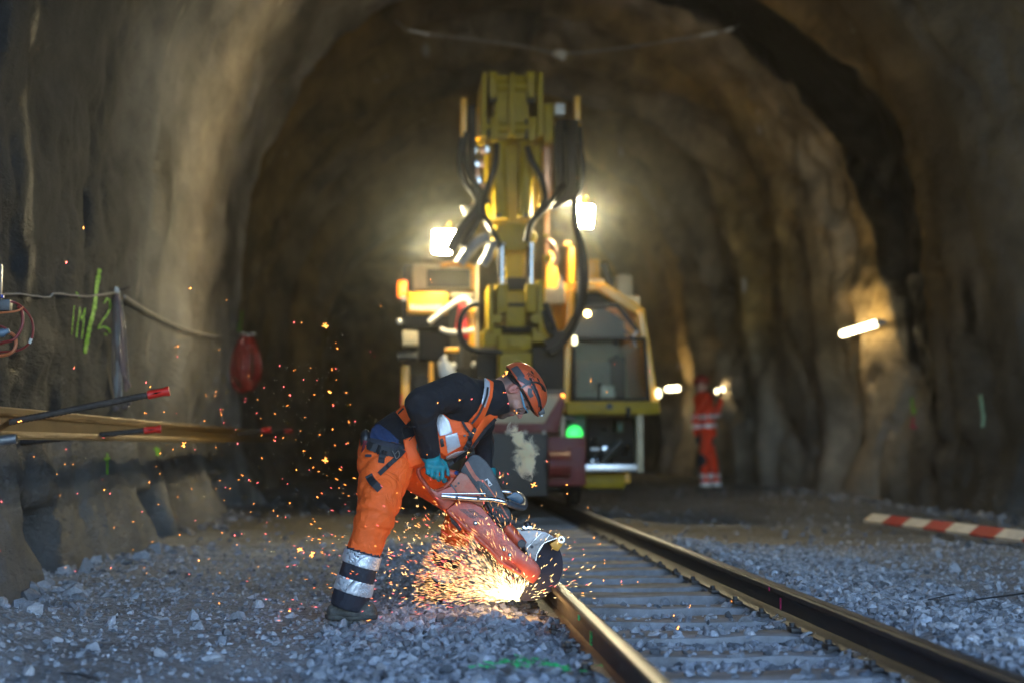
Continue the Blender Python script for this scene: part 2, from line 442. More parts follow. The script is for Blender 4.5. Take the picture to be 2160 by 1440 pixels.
def build_ground():
    xs = np.concatenate([np.linspace(-60, -3.4, 12), np.arange(-3.3, 7.6, 0.05), np.linspace(7.8, 60, 12)])
    ys = np.concatenate([np.linspace(-60, 3.5, 16), np.arange(3.6, 16, 0.05), np.arange(16, 34, 0.1), np.linspace(34.5, 95, 60)])
    X, Y = np.meshgrid(xs, ys); Z = ground_z(X, Y)
    V = np.stack([X, Y, Z], -1).reshape(-1, 3); ny, nx = X.shape; idx = np.arange(ny * nx).reshape(ny, nx)
    F = np.stack([idx[:-1, :-1], idx[:-1, 1:], idx[1:, 1:], idx[1:, :-1]], -1).reshape(-1, 4)
    me = np_mesh('ground', V, F)
    mud = sstep(11.5, 14.5, Y + 2.2 * fbm(X * 0.5, Y * 0.4, 7., 4)) * (0.45 + 0.55 * sstep(-0.15, 0.25, fbm(X * 0.35, Y * 0.22, 3.0, 4)))
    mud = np.maximum(mud, 0.5 * sstep(0.2, 0.4, fbm(X * 0.7, Y * 0.45, 13.0, 4)) * (X > 2.6)).reshape(-1)
    set_col(me, np.stack([mud] * 3, -1), 'Mud')
    m = bpy.data.materials.new('crushed_rock_ground'); m.use_nodes = True
    nt = m.node_tree; N = nt.nodes; L = nt.links; b = N['Principled BSDF']; tc = N.new('ShaderNodeTexCoord')
    v = N.new('ShaderNodeTexVoronoi'); v.inputs['Scale'].default_value = 42; v.inputs['Randomness'].default_value = 1
    v2 = N.new('ShaderNodeTexVoronoi'); v2.inputs['Scale'].default_value = 130
    n = N.new('ShaderNodeTexNoise'); n.inputs['Scale'].default_value = 1.1; n.inputs['Detail'].default_value = 9; n.inputs['Roughness'].default_value = 0.7
    for q in (v, v2, n): L.new(tc.outputs['Object'], q.inputs['Vector'])
    cr = N.new('ShaderNodeValToRGB'); e = cr.color_ramp.elements; e[0].position = 0.35; e[0].color = (0.19, 0.19, 0.195, 1); e[1].position = 0.65; e[1].color = (0.42, 0.425, 0.435, 1)
    L.new(n.outputs['Fac'], cr.inputs[0])
    sp = N.new('ShaderNodeSeparateColor'); L.new(v.outputs['Color'], sp.inputs[0])
    mr = N.new('ShaderNodeMapRange'); mr.inputs[3].default_value = 0.6; mr.inputs[4].default_value = 1.25; L.new(sp.outputs[0], mr.inputs[0])
    mul = N.new('ShaderNodeVectorMath'); mul.operation = 'SCALE'; L.new(cr.outputs[0], mul.inputs[0]); L.new(mr.outputs[0], mul.inputs['Scale'])
    ga = N.new('ShaderNodeAttribute'); ga.attribute_name = 'Mud'
    gm = N.new('ShaderNodeMix'); gm.data_type = 'RGBA'; L.new(ga.outputs['Fac'], gm.inputs[0]); L.new(mul.outputs[0], gm.inputs[6]); gm.inputs[7].default_value = (0.10, 0.085, 0.06, 1)
    L.new(gm.outputs[2], b.inputs['Base Color']); b.inputs['Roughness'].default_value = 0.9
    b1 = N.new('ShaderNodeBump'); b1.invert = True; b1.inputs['Distance'].default_value = 0.02; b1.inputs['Strength'].default_value = 0.9
    L.new(v.outputs['Distance'], b1.inputs['Height'])
    b2 = N.new('ShaderNodeBump'); b2.invert = True; b2.inputs['Distance'].default_value = 0.006; b2.inputs['Strength'].default_value = 0.9
    L.new(v2.outputs['Distance'], b2.inputs['Height']); L.new(b1.outputs[0], b2.inputs['Normal']); L.new(b2.outputs[0], b.inputs['Normal'])
    o = link('ground', me, m, smooth=180); tag(o, kind='structure')
build_ground()

# ------------------------------------------------------------------ crushed stone, real geometry
def rock_templates(k, npts, seed):
    r = np.random.default_rng(seed); out = []
    for i in range(k):
        p = r.normal(size=(npts, 3)); p /= np.linalg.norm(p, axis=1)[:, None]
        p *= r.uniform(0.75, 1.0, (npts, 1)); p *= np.array([1.0, r.uniform(0.6, 0.95), r.uniform(0.42, 0.75)])
        bm = bmesh.new()
        for q in p: bm.verts.new(q)
        g = bmesh.ops.convex_hull(bm, input=bm.verts)
        bmesh.ops.delete(bm, geom=[v for v in bm.verts if not v.link_faces], context='VERTS')
        bmesh.ops.triangulate(bm, faces=bm.faces)
        bm.verts.index_update()
        out.append((np.array([v.co for v in bm.verts]), np.array([[v.index for v in f.verts] for f in bm.faces])))
        bm.free()
    return out
TPL = rock_templates(18, 13, 3)
TPL_S = rock_templates(10, 8, 4)
STONE = bpy.data.materials.new('crushed_stone'); STONE.use_nodes = True
def _stone():
    nt = STONE.node_tree; N = nt.nodes; L = nt.links; b = N['Principled BSDF']; tc = N.new('ShaderNodeTexCoord')
    a = N.new('ShaderNodeAttribute'); a.attribute_name = 'Col'
    n = N.new('ShaderNodeTexNoise'); n.inputs['Scale'].default_value = 45; n.inputs['Detail'].default_value = 6; n.inputs['Roughness'].default_value = 0.75
    L.new(tc.outputs['Object'], n.inputs['Vector'])
    mr = N.new('ShaderNodeMapRange'); mr.inputs[1].default_value = 0.3; mr.inputs[2].default_value = 0.7; mr.inputs[3].default_value = 0.62; mr.inputs[4].default_value = 1.35
    L.new(n.outputs['Fac'], mr.inputs[0])
    mul = N.new('ShaderNodeVectorMath'); mul.operation = 'SCALE'; L.new(a.outputs['Color'], mul.inputs[0]); L.new(mr.outputs[0], mul.inputs['Scale'])
    L.new(mul.outputs[0], b.inputs['Base Color']); b.inputs['Roughness'].default_value = 0.82
    bp = N.new('ShaderNodeBump'); bp.inputs['Distance'].default_value = 0.006; bp.inputs['Strength'].default_value = 0.9; L.new(n.outputs['Fac'], bp.inputs['Height']); L.new(bp.outputs[0], b.inputs['Normal'])
_stone()
def scatter(name, P, size, tpl, label, seed, flat=0.0, zoff=0.12):
    r = np.random.default_rng(seed); n = len(P)
    q = r.normal(size=(n, 4)); q /= np.linalg.norm(q, axis=1)[:, None]
    w, x, y, z = q.T
    Rm = np.stack([1 - 2 * (y * y + z * z), 2 * (x * y - z * w), 2 * (x * z + y * w), 2 * (x * y + z * w), 1 - 2 * (x * x + z * z), 2 * (y * z - x * w),
                   2 * (x * z - y * w), 2 * (y * z + x * w), 1 - 2 * (x * x + y * y)], -1).reshape(n, 3, 3)
    a = r.uniform(0, 6.28, n); c, s_ = np.cos(a), np.sin(a); Z0 = np.zeros(n)
    Rz = np.stack([c, -s_, Z0, s_, c, Z0, Z0, Z0, Z0 + 1], -1).reshape(n, 3, 3)
    use = r.random(n) < flat
    Rm[use] = Rz[use]
    ti = r.integers(0, len(tpl), n)
    br = r.normal(0.0, 1.0, n); base = np.clip(0.29 + 0.10 * br, 0.09, 0.62)
    hue = r.normal(0, 1, n)
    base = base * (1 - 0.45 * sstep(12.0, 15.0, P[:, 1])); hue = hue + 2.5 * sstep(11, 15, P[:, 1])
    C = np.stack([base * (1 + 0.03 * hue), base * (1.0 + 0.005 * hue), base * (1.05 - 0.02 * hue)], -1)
    VV = []; FF = []; CC = []; off = 0
    for t, (tv, tf) in enumerate(tpl):
        k = np.nonzero(ti == t)[0]
        if not len(k): continue
        v = np.einsum('nij,vj->nvi', Rm[k], tv) * size[k, None, None]
        v = v + P[k][:, None, :]; v[:, :, 2] += (size[k] * zoff)[:, None]
        f = tf[None] + (np.arange(len(k)) * len(tv))[:, None, None] + off
        VV.append(v.reshape(-1, 3)); FF.append(f.reshape(-1, 3)); CC.append(np.repeat(C[k], len(tv), 0)); off += len(k) * len(tv)
    me = np_mesh(name, np.concatenate(VV), np.concatenate(FF)); set_col(me, np.concatenate(CC)); me.polygons.foreach_set('use_smooth', [False] * len(me.polygons))
    o = link(name, me, STONE); tag(o, label, 'gravel', kind='stuff'); return o
def inside(P, m=0.12):
    """keep stones between the two walls"""
    X0, _, _ = wall_pts(np.full(len(P), 0.6), P[:, 1]); X1, _, _ = wall_pts(np.full(len(P), PLEN - 0.6), P[:, 1])
    return P[(P[:, 0] > X0 - 0.25) & (P[:, 0] < X1 + 0.2)]
def off_rails(P, size, mrg=0.0):
    k = np.ones(len(P), bool)
    for rx in (RX0, RX1):
        k &= np.abs(P[:, 0] - rx) > 0.022 + size * 0.9 + mrg
    return k
def mk(n, x0, x1, y0, y1, smin, smax, seed, pw=2.0):
    r = np.random.default_rng(seed); x = r.uniform(x0, x1, n); y = r.uniform(y0, y1, n)
    sz = smin + (smax - smin) * r.random(n) ** pw
    P = np.stack([x, y, ground_z(x, y)], -1); return P, sz
SLEEP_Y = [4.55 + 0.6 * i for i in range(44)]
P, sz = mk(24000, -0.35, 3.2, 4.6, 12.5, 0.012, 0.044, 21, 1.6)
k = off_rails(P, sz)
sl = np.min(np.abs(P[:, 1][:, None] - np.array(SLEEP_Y)[None]), axis=1)
onsl = (sl < 0.11) & (np.abs(P[:, 0] - 1.295) < 0.95)
rs = np.random.default_rng(5).random(len(P)); k &= (~onsl) | (rs < 0.30)
inn = np.abs(P[:, 0] - 1.295) < 0.46
k &= ~(inn & (P[:, 1] > 7.7) & (rs < 0.12)); k &= ~(onsl & inn & (P[:, 1] > 8.6) & (rs > 0.06))
P[inn & (P[:, 1] > 7.7), 2] -= 0.02
P[onsl, 2] = np.maximum(P[onsl, 2], 0.0)
scatter('ballast', P[k], sz[k], TPL, 'coarse grey crushed rock ballast heaped along both rails', 1, 0.3)
P, sz = mk(42000, -3.2, 6.6, 4.6, 13.0, 0.006, 0.024, 22, 1.8)
k = off_rails(P, sz); sl = np.min(np.abs(P[:, 1][:, None] - np.array(SLEEP_Y)[None]), axis=1); k &= ~((sl < 0.12) & (np.abs(P[:, 0] - 1.295) < 0.5)); P = P[k]; sz = sz[k]
X0, _, _ = wall_pts(np.full(len(P), 0.6), P[:, 1]); kk = P[:, 0] > X0 - 0.2
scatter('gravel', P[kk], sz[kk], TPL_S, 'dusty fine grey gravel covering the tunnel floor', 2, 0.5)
P, sz = mk(900, -3.0, 6.6, 4.8, 13.5, 0.020, 0.060, 23, 2.4)
k = off_rails(P, sz, 0.03); P = P[k]; sz = sz[k]
onm = np.abs(P[:, 0] - 1.295) < 1.0; P = P[~onm]; sz = sz[~onm]
scatter('loose_stones', P, sz, TPL, 'larger pale broken stones lying on the gravel', 3, 0.4)
P, sz = mk(6000, -2.8, 6.9, 12.6, 34, 0.012, 0.05, 24, 2.6)
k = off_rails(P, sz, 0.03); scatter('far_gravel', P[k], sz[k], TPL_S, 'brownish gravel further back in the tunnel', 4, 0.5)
def toe_stones():
    r = np.random.default_rng(31); n = 420
    y = r.uniform(5.6, 21, n); X0, _, _ = wall_pts(np.full(n, 0.62), y); x = X0 + np.abs(r.normal(0, 0.22, n)) - 0.06
    X1, _, _ = wall_pts(np.full(n, PLEN - 0.62), y); y2 = r.uniform(13, 26, n); X1, _, _ = wall_pts(np.full(n, PLEN - 0.62), y2)
    x2 = X1 - np.abs(r.normal(0, 0.3, n)); x = np.concatenate([x, x2]); y = np.concatenate([y, y2])
    sz = 0.02 + 0.08 * r.random(2 * n) ** 2.4
    return np.stack([x, y, ground_z(x, y)], -1), sz
P, sz = toe_stones(); scatter('rubble', P, sz, TPL, 'broken rock rubble heaped against the foot of the tunnel walls', 6, 0.4)
# ------------------------------------------------------------------ railway track
def rail_profile():
    h = [(-0.065, 0.0), (-0.065, 0.010), (-0.022, 0.024), (-0.008, 0.040), (-0.007, 0.105), (-0.030, 0.117), (-0.034, 0.122), (-0.034, 0.142), (-0.028, 0.149), (-0.012, 0.1515)]
    return h + [(-x, z) for x, z in reversed(h)]
def rail_mesh(name, x, y0, y1, z, m, parent, step=0.25, prof=None, rot=0.0):
    pr = prof or rail_profile(); n = max(1, int((y1 - y0) / step)); V = []; F = []
    c, s_ = math.cos(rot), math.sin(rot)
    xf = x if callable(x) else (lambda yy: x)
    zf = z if callable(z) else (lambda yy: z)
    for i in range(n + 1):
        y = y0 + (y1 - y0) * i / n
        for px, pz in pr: V.append((xf(y) + px * c - pz * s_, y, zf(y) + px * s_ + pz * c))
    k = len(pr)
    for i in range(n):
        for j in range(k): F.append((i * k + j, i * k + (j + 1) % k, (i + 1) * k + (j + 1) % k, (i + 1) * k + j))
    me = bpy.data.meshes.new(name); me.from_pydata(V, [], F + [tuple(range(k)), tuple(range(n * k, n * k + k))]); me.update()
    return link(name, me, m, parent, 35)
RAIL_STEEL = mat('rail_side_steel', (0.032, 0.030, 0.033), 0.6, 0.1, 0.35, 14, 0.35, 90, dust=0.35, dustcol=(0.06, 0.056, 0.06), spec=0.3)
RAIL_HEAD = mat('worn_rail_head', (0.27, 0.26, 0.26), 0.42, 1.0, 0.2, 9, 0.06, 200)
RZ = 0.008
def head_strip(name, x, y0, y1, parent):
    V = []; F = []; xs = [(-0.022, 0.1512), (-0.010, 0.1527), (0.010, 0.1527), (0.022, 0.1512)]
    n = max(1, int((y1 - y0) / 0.25))
    for i in range(n + 1):
        y = y0 + (y1 - y0) * i / n; w = 1 + 0.12 * math.sin(y * 1.7)
        for px, pz in xs: V.append((x + px * w, y, RZ + pz))
    for i in range(n):
        for j in range(3): F.append((i * 4 + j, i * 4 + j + 1, (i + 1) * 4 + j + 1, (i + 1) * 4 + j))
    me = bpy.data.meshes.new(name); me.from_pydata(V, [], F); me.update(); return link(name, me, RAIL_HEAD, parent, 180)
track = empty('railway_track', (1.295, 5, 0), 'narrow gauge railway track running along the gravel floor of the tunnel', 'railway track')
CUT_Y = 7.66
for (x, y0, y1) in ((RX0, 1.0, CUT_Y - 0.004), (RX0, CUT_Y + 0.004, 40), (RX1, 1.0, 6.06), (RX1, 6.064, 40)):
    ro = rail_mesh('rail', x, y0, y1, RZ, RAIL_STEEL, track)
    head_strip('rail_head', x, y0 + .001, y1 - .001, ro)
WOOD = mat('old_sleeper_timber', (0.17, 0.155, 0.145), 0.85, 0, 0.4, 5, 0.6, 45, dust=0.9, dustcol=(0.34, 0.34, 0.35))
CLIP = mat('fastener_steel', (0.05, 0.042, 0.038), 0.6, 0.5, 0.3, 20, 0.3, 90, dust=0.5, dustcol=(0.2, 0.2, 0.2))
sm = []
for v in range(3):
    b_ = MB(); b_.box((-0.95, -0.115, -0.14), (0.95, 0.115, 0.0), 0.012)
    bmesh.ops.subdivide_edges(b_.bm, edges=[e for e in b_.bm.edges if e.calc_length() > 0.5], cuts=24)
    for vv in b_.bm.verts:
        vv.co.z += 0.008 * float(vnoise(vv.co.x * 4 + v * 9, vv.co.y * 12, 3.0)); vv.co.y += 0.006 * float(vnoise(vv.co.x * 6 + v * 5, vv.co.z * 9, 1.0))
    o = b_.build('sleeper', WOOD, track); sm.append(o.data); bpy.data.objects.remove(o)
cb = MB(); cb.box((-0.045, -0.05, 0.012), (0.0, 0.05, 0.03), 0.004); cb.cyl((-0.03, 0, 0.02), (-0.03, 0, 0.052), 0.013, 6); cb.cyl((-0.03, 0, 0.03), (-0.03, 0, 0.036), 0.022, 12)
co = cb.build('rail_clip', CLIP, track); clip_me = co.data; bpy.data.objects.remove(co)
for i, y in enumerate(SLEEP_Y):
    o = bpy.data.objects.new('sleeper', sm[i % 3]); COL.objects.link(o); o.parent = track
    o.location = Vector((1.295 + random.uniform(-.02, .02), y, 0.004 + random.uniform(-.006, .004))) - track.location
    o.rotation_euler = (0, 0, random.uniform(-.012, .012))
    if i < 18:
        for rx in (RX0, RX1):
            for sg in (-1, 1):
                c = bpy.data.objects.new('rail_clip', clip_me); COL.objects.link(c); c.parent = track
                c.location = Vector((rx + sg * 0.062, y, 0.0)) - track.location
                if sg > 0: c.rotation_euler = (0, 0, math.pi)

# ------------------------------------------------------------------ lamps on the right wall
TUBE_E = mat('lit_tube', (0.9, 0.9, 0.8), 0.4, emit=(1.0, 0.82, 0.46), estr=2.0, bump=0, var=0)
PLAST = mat('lamp_housing', (0.25, 0.24, 0.22), 0.6, dust=0.3)
def tube_lamp(p0, p1, label, group=None):
    """p0 far end, p1 near end"""
    c = (p0 + p1) / 2
    t = empty('tube_lamp', c, label, 'tube lamp', group)
    d = (p1 - p0).normalized()
    b_ = MB(); b_.tube(spline([p0, p0 + d * 0.02, p1 - d * 0.02, p1], 1), [0.030, 0.042, 0.042, 0.030], 14); b_.build('lit_tube', TUBE_E, t)
    b_ = MB(); off = Vector((0.055, 0, 0.0)); b_.box(p0 + Vector((0.035, -0.04, -0.05)), p0 + Vector((0.075, 0.04, 0.05)))
    b_ = MB(); b_.tube([p0 + off - d * 0.05, p1 + off + d * 0.10], 0.030, 8)
    b_.build('housing', PLAST, t)
    b_ = MB(); b_.cyl(p1 + d * 0.0, p1 + d * 0.10, 0.046, 14); b_.build('end_cap', PLAST, t); b_ = MB(); b_.cyl(p0 - d * 0.05, p0, 0.046, 14); b_.build('end_cap', PLAST, t)
    w, n = on_wall(1850, 683); 
    for q in (p0 + d * 0.25, p1 - d * 0.2):
        b_ = MB(); b_.cyl(q + Vector((0.05, 0, 0)), q + Vector((0.75, 0, 0.02)), 0.011, 6); b_.build('bracket', PLAST, t)
    return t
tube_lamp(at(1777, 704, 22.4), at(1853, 681, 20.7), 'lit white tube lamp fixed low on the right tunnel wall')
tube_lamp(at(1408, 820, 36.6), at(1436, 818, 34.9), 'small blurred lit lamp left of the distant worker', )
tube_lamp(at(1514, 824, 31.8), at(1530, 818, 30.6), 'small blurred lit lamp just behind the shoulder of the distant worker')

# ------------------------------------------------------------------ haze
hz = MB(); hz.box((-62, -62, -1.2), (62, 97, 9.2))
hm = bpy.data.materials.new('haze'); hm.use_nodes = True; hm.node_tree.nodes.clear()
_o = hm.node_tree.nodes.new('ShaderNodeOutputMaterial'); _v = hm.node_tree.nodes.new('ShaderNodeVolumePrincipled')
_v.inputs['Color'].default_value = (0.95, 0.95, 0.92, 1); _v.inputs['Density'].default_value = 0.0012; _v.inputs['Anisotropy'].default_value = 0.82
hm.node_tree.links.new(_v.outputs[0], _o.inputs['Volume'])
hzo = hz.build('haze', hm, smooth=None); tag(hzo, 'thin pale dust haze filling the tunnel', 'haze', kind='stuff')
# ------------------------------------------------------------------ implicit surfaces (bodies and cloth)
def surfnet(f, lo, hi, h):
    lo = np.array(lo, float); hi = np.array(hi, float)
    n = np.maximum(4, np.ceil((hi - lo) / h).astype(int))
    ax = [lo[i] + h * np.arange(n[i]) for i in range(3)]
    G = np.stack(np.meshgrid(*ax, indexing='ij'), -1)
    D = f(G.reshape(-1, 3)).reshape(n)
    s = D < 0
    nx, ny, nz = n
    def c(A, i, j, k): return A[i:nx - 1 + i, j:ny - 1 + j, k:nz - 1 + k]
    cnt = sum(c(s, i, j, k).astype(int) for i in (0, 1) for j in (0, 1) for k in (0, 1))
    act = (cnt > 0) & (cnt < 8)
    acc = np.zeros(act.shape + (3,)); w = np.zeros(act.shape)
    for a in range(3):
        for u in (0, 1):
            for v in (0, 1):
                o0 = [0, 0, 0]; oth = [q for q in range(3) if q != a]; o0[oth[0]] = u; o0[oth[1]] = v; o1 = list(o0); o1[a] = 1
                d0 = c(D, *o0); d1 = c(D, *o1); cr = (d0 < 0) != (d1 < 0)
                t = np.where(cr, d0 / np.where(d0 - d1 == 0, 1, d0 - d1), 0)
                p = np.zeros(act.shape + (3,)); p[..., a] = t; p[..., oth[0]] = u; p[..., oth[1]] = v
                acc += p * cr[..., None]; w += cr
    vid = -np.ones(act.shape, int); I = np.argwhere(act); vid[act] = np.arange(len(I))
    V = (I + (acc[act] / w[act][:, None])) * h + lo
    F = []
    for a in range(3):
        b, cc = [(1, 2), (2, 0), (0, 1)][a]
        sl0 = [slice(None)] * 3; sl1 = [slice(None)] * 3; sl0[a] = slice(0, -1); sl1[a] = slice(1, None)
        s0 = s[tuple(sl0)]; s1 = s[tuple(sl1)]
        E = np.argwhere(s0 != s1)
        E = E[(E[:, b] > 0) & (E[:, cc] > 0) & (E[:, b] < n[b] - 1) & (E[:, cc] < n[cc] - 1)]
        if not len(E): continue
        fl = s0[tuple(E.T)]
        q = []
        for (ob, oc) in ((-1, -1), (0, -1), (0, 0), (-1, 0)):
            e = E.copy(); e[:, b] += ob; e[:, cc] += oc; q.append(vid[tuple(e.T)])
        q = np.stack(q, -1); q[~fl] = q[~fl][:, ::-1]
        F.append(q)
    F = np.concatenate(F); F = F[(F >= 0).all(1)]
    return V, F
def sd_cone(P, a, b, ra, rb, ysc=1.0):
    """round cone between a and b, stretched in y by ysc about its axis"""
    a = np.array(a, float); b = np.array(b, float); d = b - a; L2 = d @ d
    t = np.clip(((P - a) @ d) / L2, 0, 1)[:, None]
    q = P - (a + t * d); q = q * np.array([1, 1 / ysc, 1])
    return np.linalg.norm(q, axis=1) - (ra + (rb - ra) * t[:, 0])
def sd_ell(P, c, r, M=None):
    q = P - np.array(c, float)
    if M is not None: q = q @ M
    r = np.array(r, float); k = np.linalg.norm(q / r, axis=1); k2 = np.linalg.norm(q / (r * r), axis=1) + 1e-9
    return k * (k - 1) / k2
def smin(a, b, k):
    h = np.clip(0.5 + 0.5 * (b - a) / k, 0, 1)
    return b + (a - b) * h - k * h * (1 - h)
def smax(a, b, k): return -smin(-a, -b, k)
def sd_poly(P, pts):
    """2-D signed distance in the x-z plane"""
    p = P[:, [0, 2]]; pts = np.array([(q[0], q[-1]) for q in pts], float); n = len(pts)
    d = np.full(len(p), 1e9); sg = np.ones(len(p))
    for i in range(n):
        a = pts[i]; b = pts[i - 1]; e = b - a; w = p - a
        t = np.clip((w @ e) / (e @ e), 0, 1); q = w - t[:, None] * e; d = np.minimum(d, (q ** 2).sum(1))
        c1 = p[:, 1] >= a[1]; c2 = p[:, 1] < b[1]; c3 = e[0] * w[:, 1] > e[1] * w[:, 0]
        al = c1 & c2 & c3; no = ~c1 & ~c2 & ~c3; sg[al | no] *= -1
    return sg * np.sqrt(d)
def skin(name, f, lo, hi, h, m, parent, smooth=180):
    V, F = surfnet(f, lo, hi, h)
    # light smoothing
    me = np_mesh(name, V, F)
    bm = bmesh.new(); bm.from_mesh(me)
    bmesh.ops.smooth_vert(bm, verts=bm.verts, factor=0.5, use_axis_x=True, use_axis_y=True, use_axis_z=True)
    bm.to_mesh(me); bm.free()
    return link(name, me, m, parent, smooth)
def bounds(pts, m):
    A = np.array([tuple(p) for p in pts], float); return A.min(0) - m, A.max(0) + m

# ------------------------------------------------------------------ cloth and skin materials
def cloth(name, col, rough=0.85, bump=0.25, var=0.12, wr=0.0, dust=0.0, dustcol=(0.25, 0.23, 0.21), sheen=0.0):
    m = mat(name, col, rough, 0, var, 7, bump, 500, dust=dust, dustcol=dustcol, bdist=0.0015)
    nt = m.node_tree; N = nt.nodes; L = nt.links; b = N['Principled BSDF']
    b.inputs['Sheen Weight'].default_value = sheen
    if wr > 0:
        tc = N.new('ShaderNodeTexCoord'); mp = N.new('ShaderNodeMapping'); mp.inputs['Scale'].default_value = (1, 1, 1)
        mp.inputs['Rotation'].default_value = (0.3, 0.9, 0.2)
        L.new(tc.outputs['Object'], mp.inputs[0])
        n = N.new('ShaderNodeTexNoise'); n.inputs['Scale'].default_value = 13; n.inputs['Detail'].default_value = 3; n.inputs['Distortion'].default_value = 1.4
        L.new(mp.outputs[0], n.inputs['Vector'])
        bp = N.new('ShaderNodeBump'); bp.inputs['Strength'].default_value = wr; bp.inputs['Distance'].default_value = 0.03
        L.new(n.outputs['Fac'], bp.inputs['Height'])
        old = b.inputs['Normal'].links[0].from_node
        L.new(bp.outputs[0], old.inputs['Normal'])
    return m
HIVIS = cloth('orange_hi_vis_cloth', (0.95, 0.125, 0.012), 0.75, 0.3, 0.10, 0.55, dust=0.25, dustcol=(0.55, 0.12, 0.04))
HIVIS2 = cloth('orange_vest_cloth', (0.95, 0.12, 0.015), 0.7, 0.25, 0.08, 0.3)
BLACKC = cloth('black_fleece', (0.009, 0.010, 0.014), 0.95, 0.35, 0.15, 0.35, sheen=0.0)
NAVYC = cloth('dark_navy_cloth', (0.018, 0.020, 0.030), 0.85, 0.3, 0.2, 0.3, dust=0.25, dustcol=(0.10, 0.095, 0.10))
BLUEC = cloth('blue_shirt_cloth', (0.015, 0.035, 0.10), 0.85, 0.3, 0.2, 0.5)
REFL = mat('reflective_tape', (0.62, 0.64, 0.68), 0.38, 0.35, 0.10, 30, 0.35, 160, dust=0.35, dustcol=(0.42, 0.40, 0.39))
SKINM = mat('skin', (0.50, 0.27, 0.20), 0.5, 0, 0.14, 25, 0.25, 180)
SKINM.node_tree.nodes['Principled BSDF'].inputs['Subsurface Weight'].default_value = 0.12
SKINM.node_tree.nodes['Principled BSDF'].inputs['Subsurface Radius'].default_value = (0.02, 0.008, 0.005)
HAIRM = mat('short_brown_hair', (0.075, 0.048, 0.035), 0.8, 0, 0.5, 120, 0.9, 320)
STUB = mat('greying_stubble', (0.20, 0.15, 0.13), 0.8, 0, 0.35, 120, 0.6, 400)
GLOVE = mat('teal_glove', (0.004, 0.23, 0.26), 0.55, 0, 0.2, 30, 0.5, 260, dust=0.25, dustcol=(0.02, 0.10, 0.11))
BOOT = mat('dusty_boot_leather', (0.045, 0.042, 0.036), 0.75, 0, 0.3, 25, 0.4, 140, dust=0.7, dustcol=(0.20, 0.19, 0.16))
SOLE = mat('boot_sole_rubber', (0.03, 0.03, 0.03), 0.8, 0, 0.3, 20, 0.3, 100, dust=0.6, dustcol=(0.17, 0.16, 0.13))
BLKPL = mat('black_plastic', (0.018, 0.018, 0.020), 0.42, 0, 0.2, 20, 0.15, 150, dust=0.3, dustcol=(0.10, 0.10, 0.10))

def wk(px, py, y=7.67):
    p = at(px, py, y); return np.array(p)

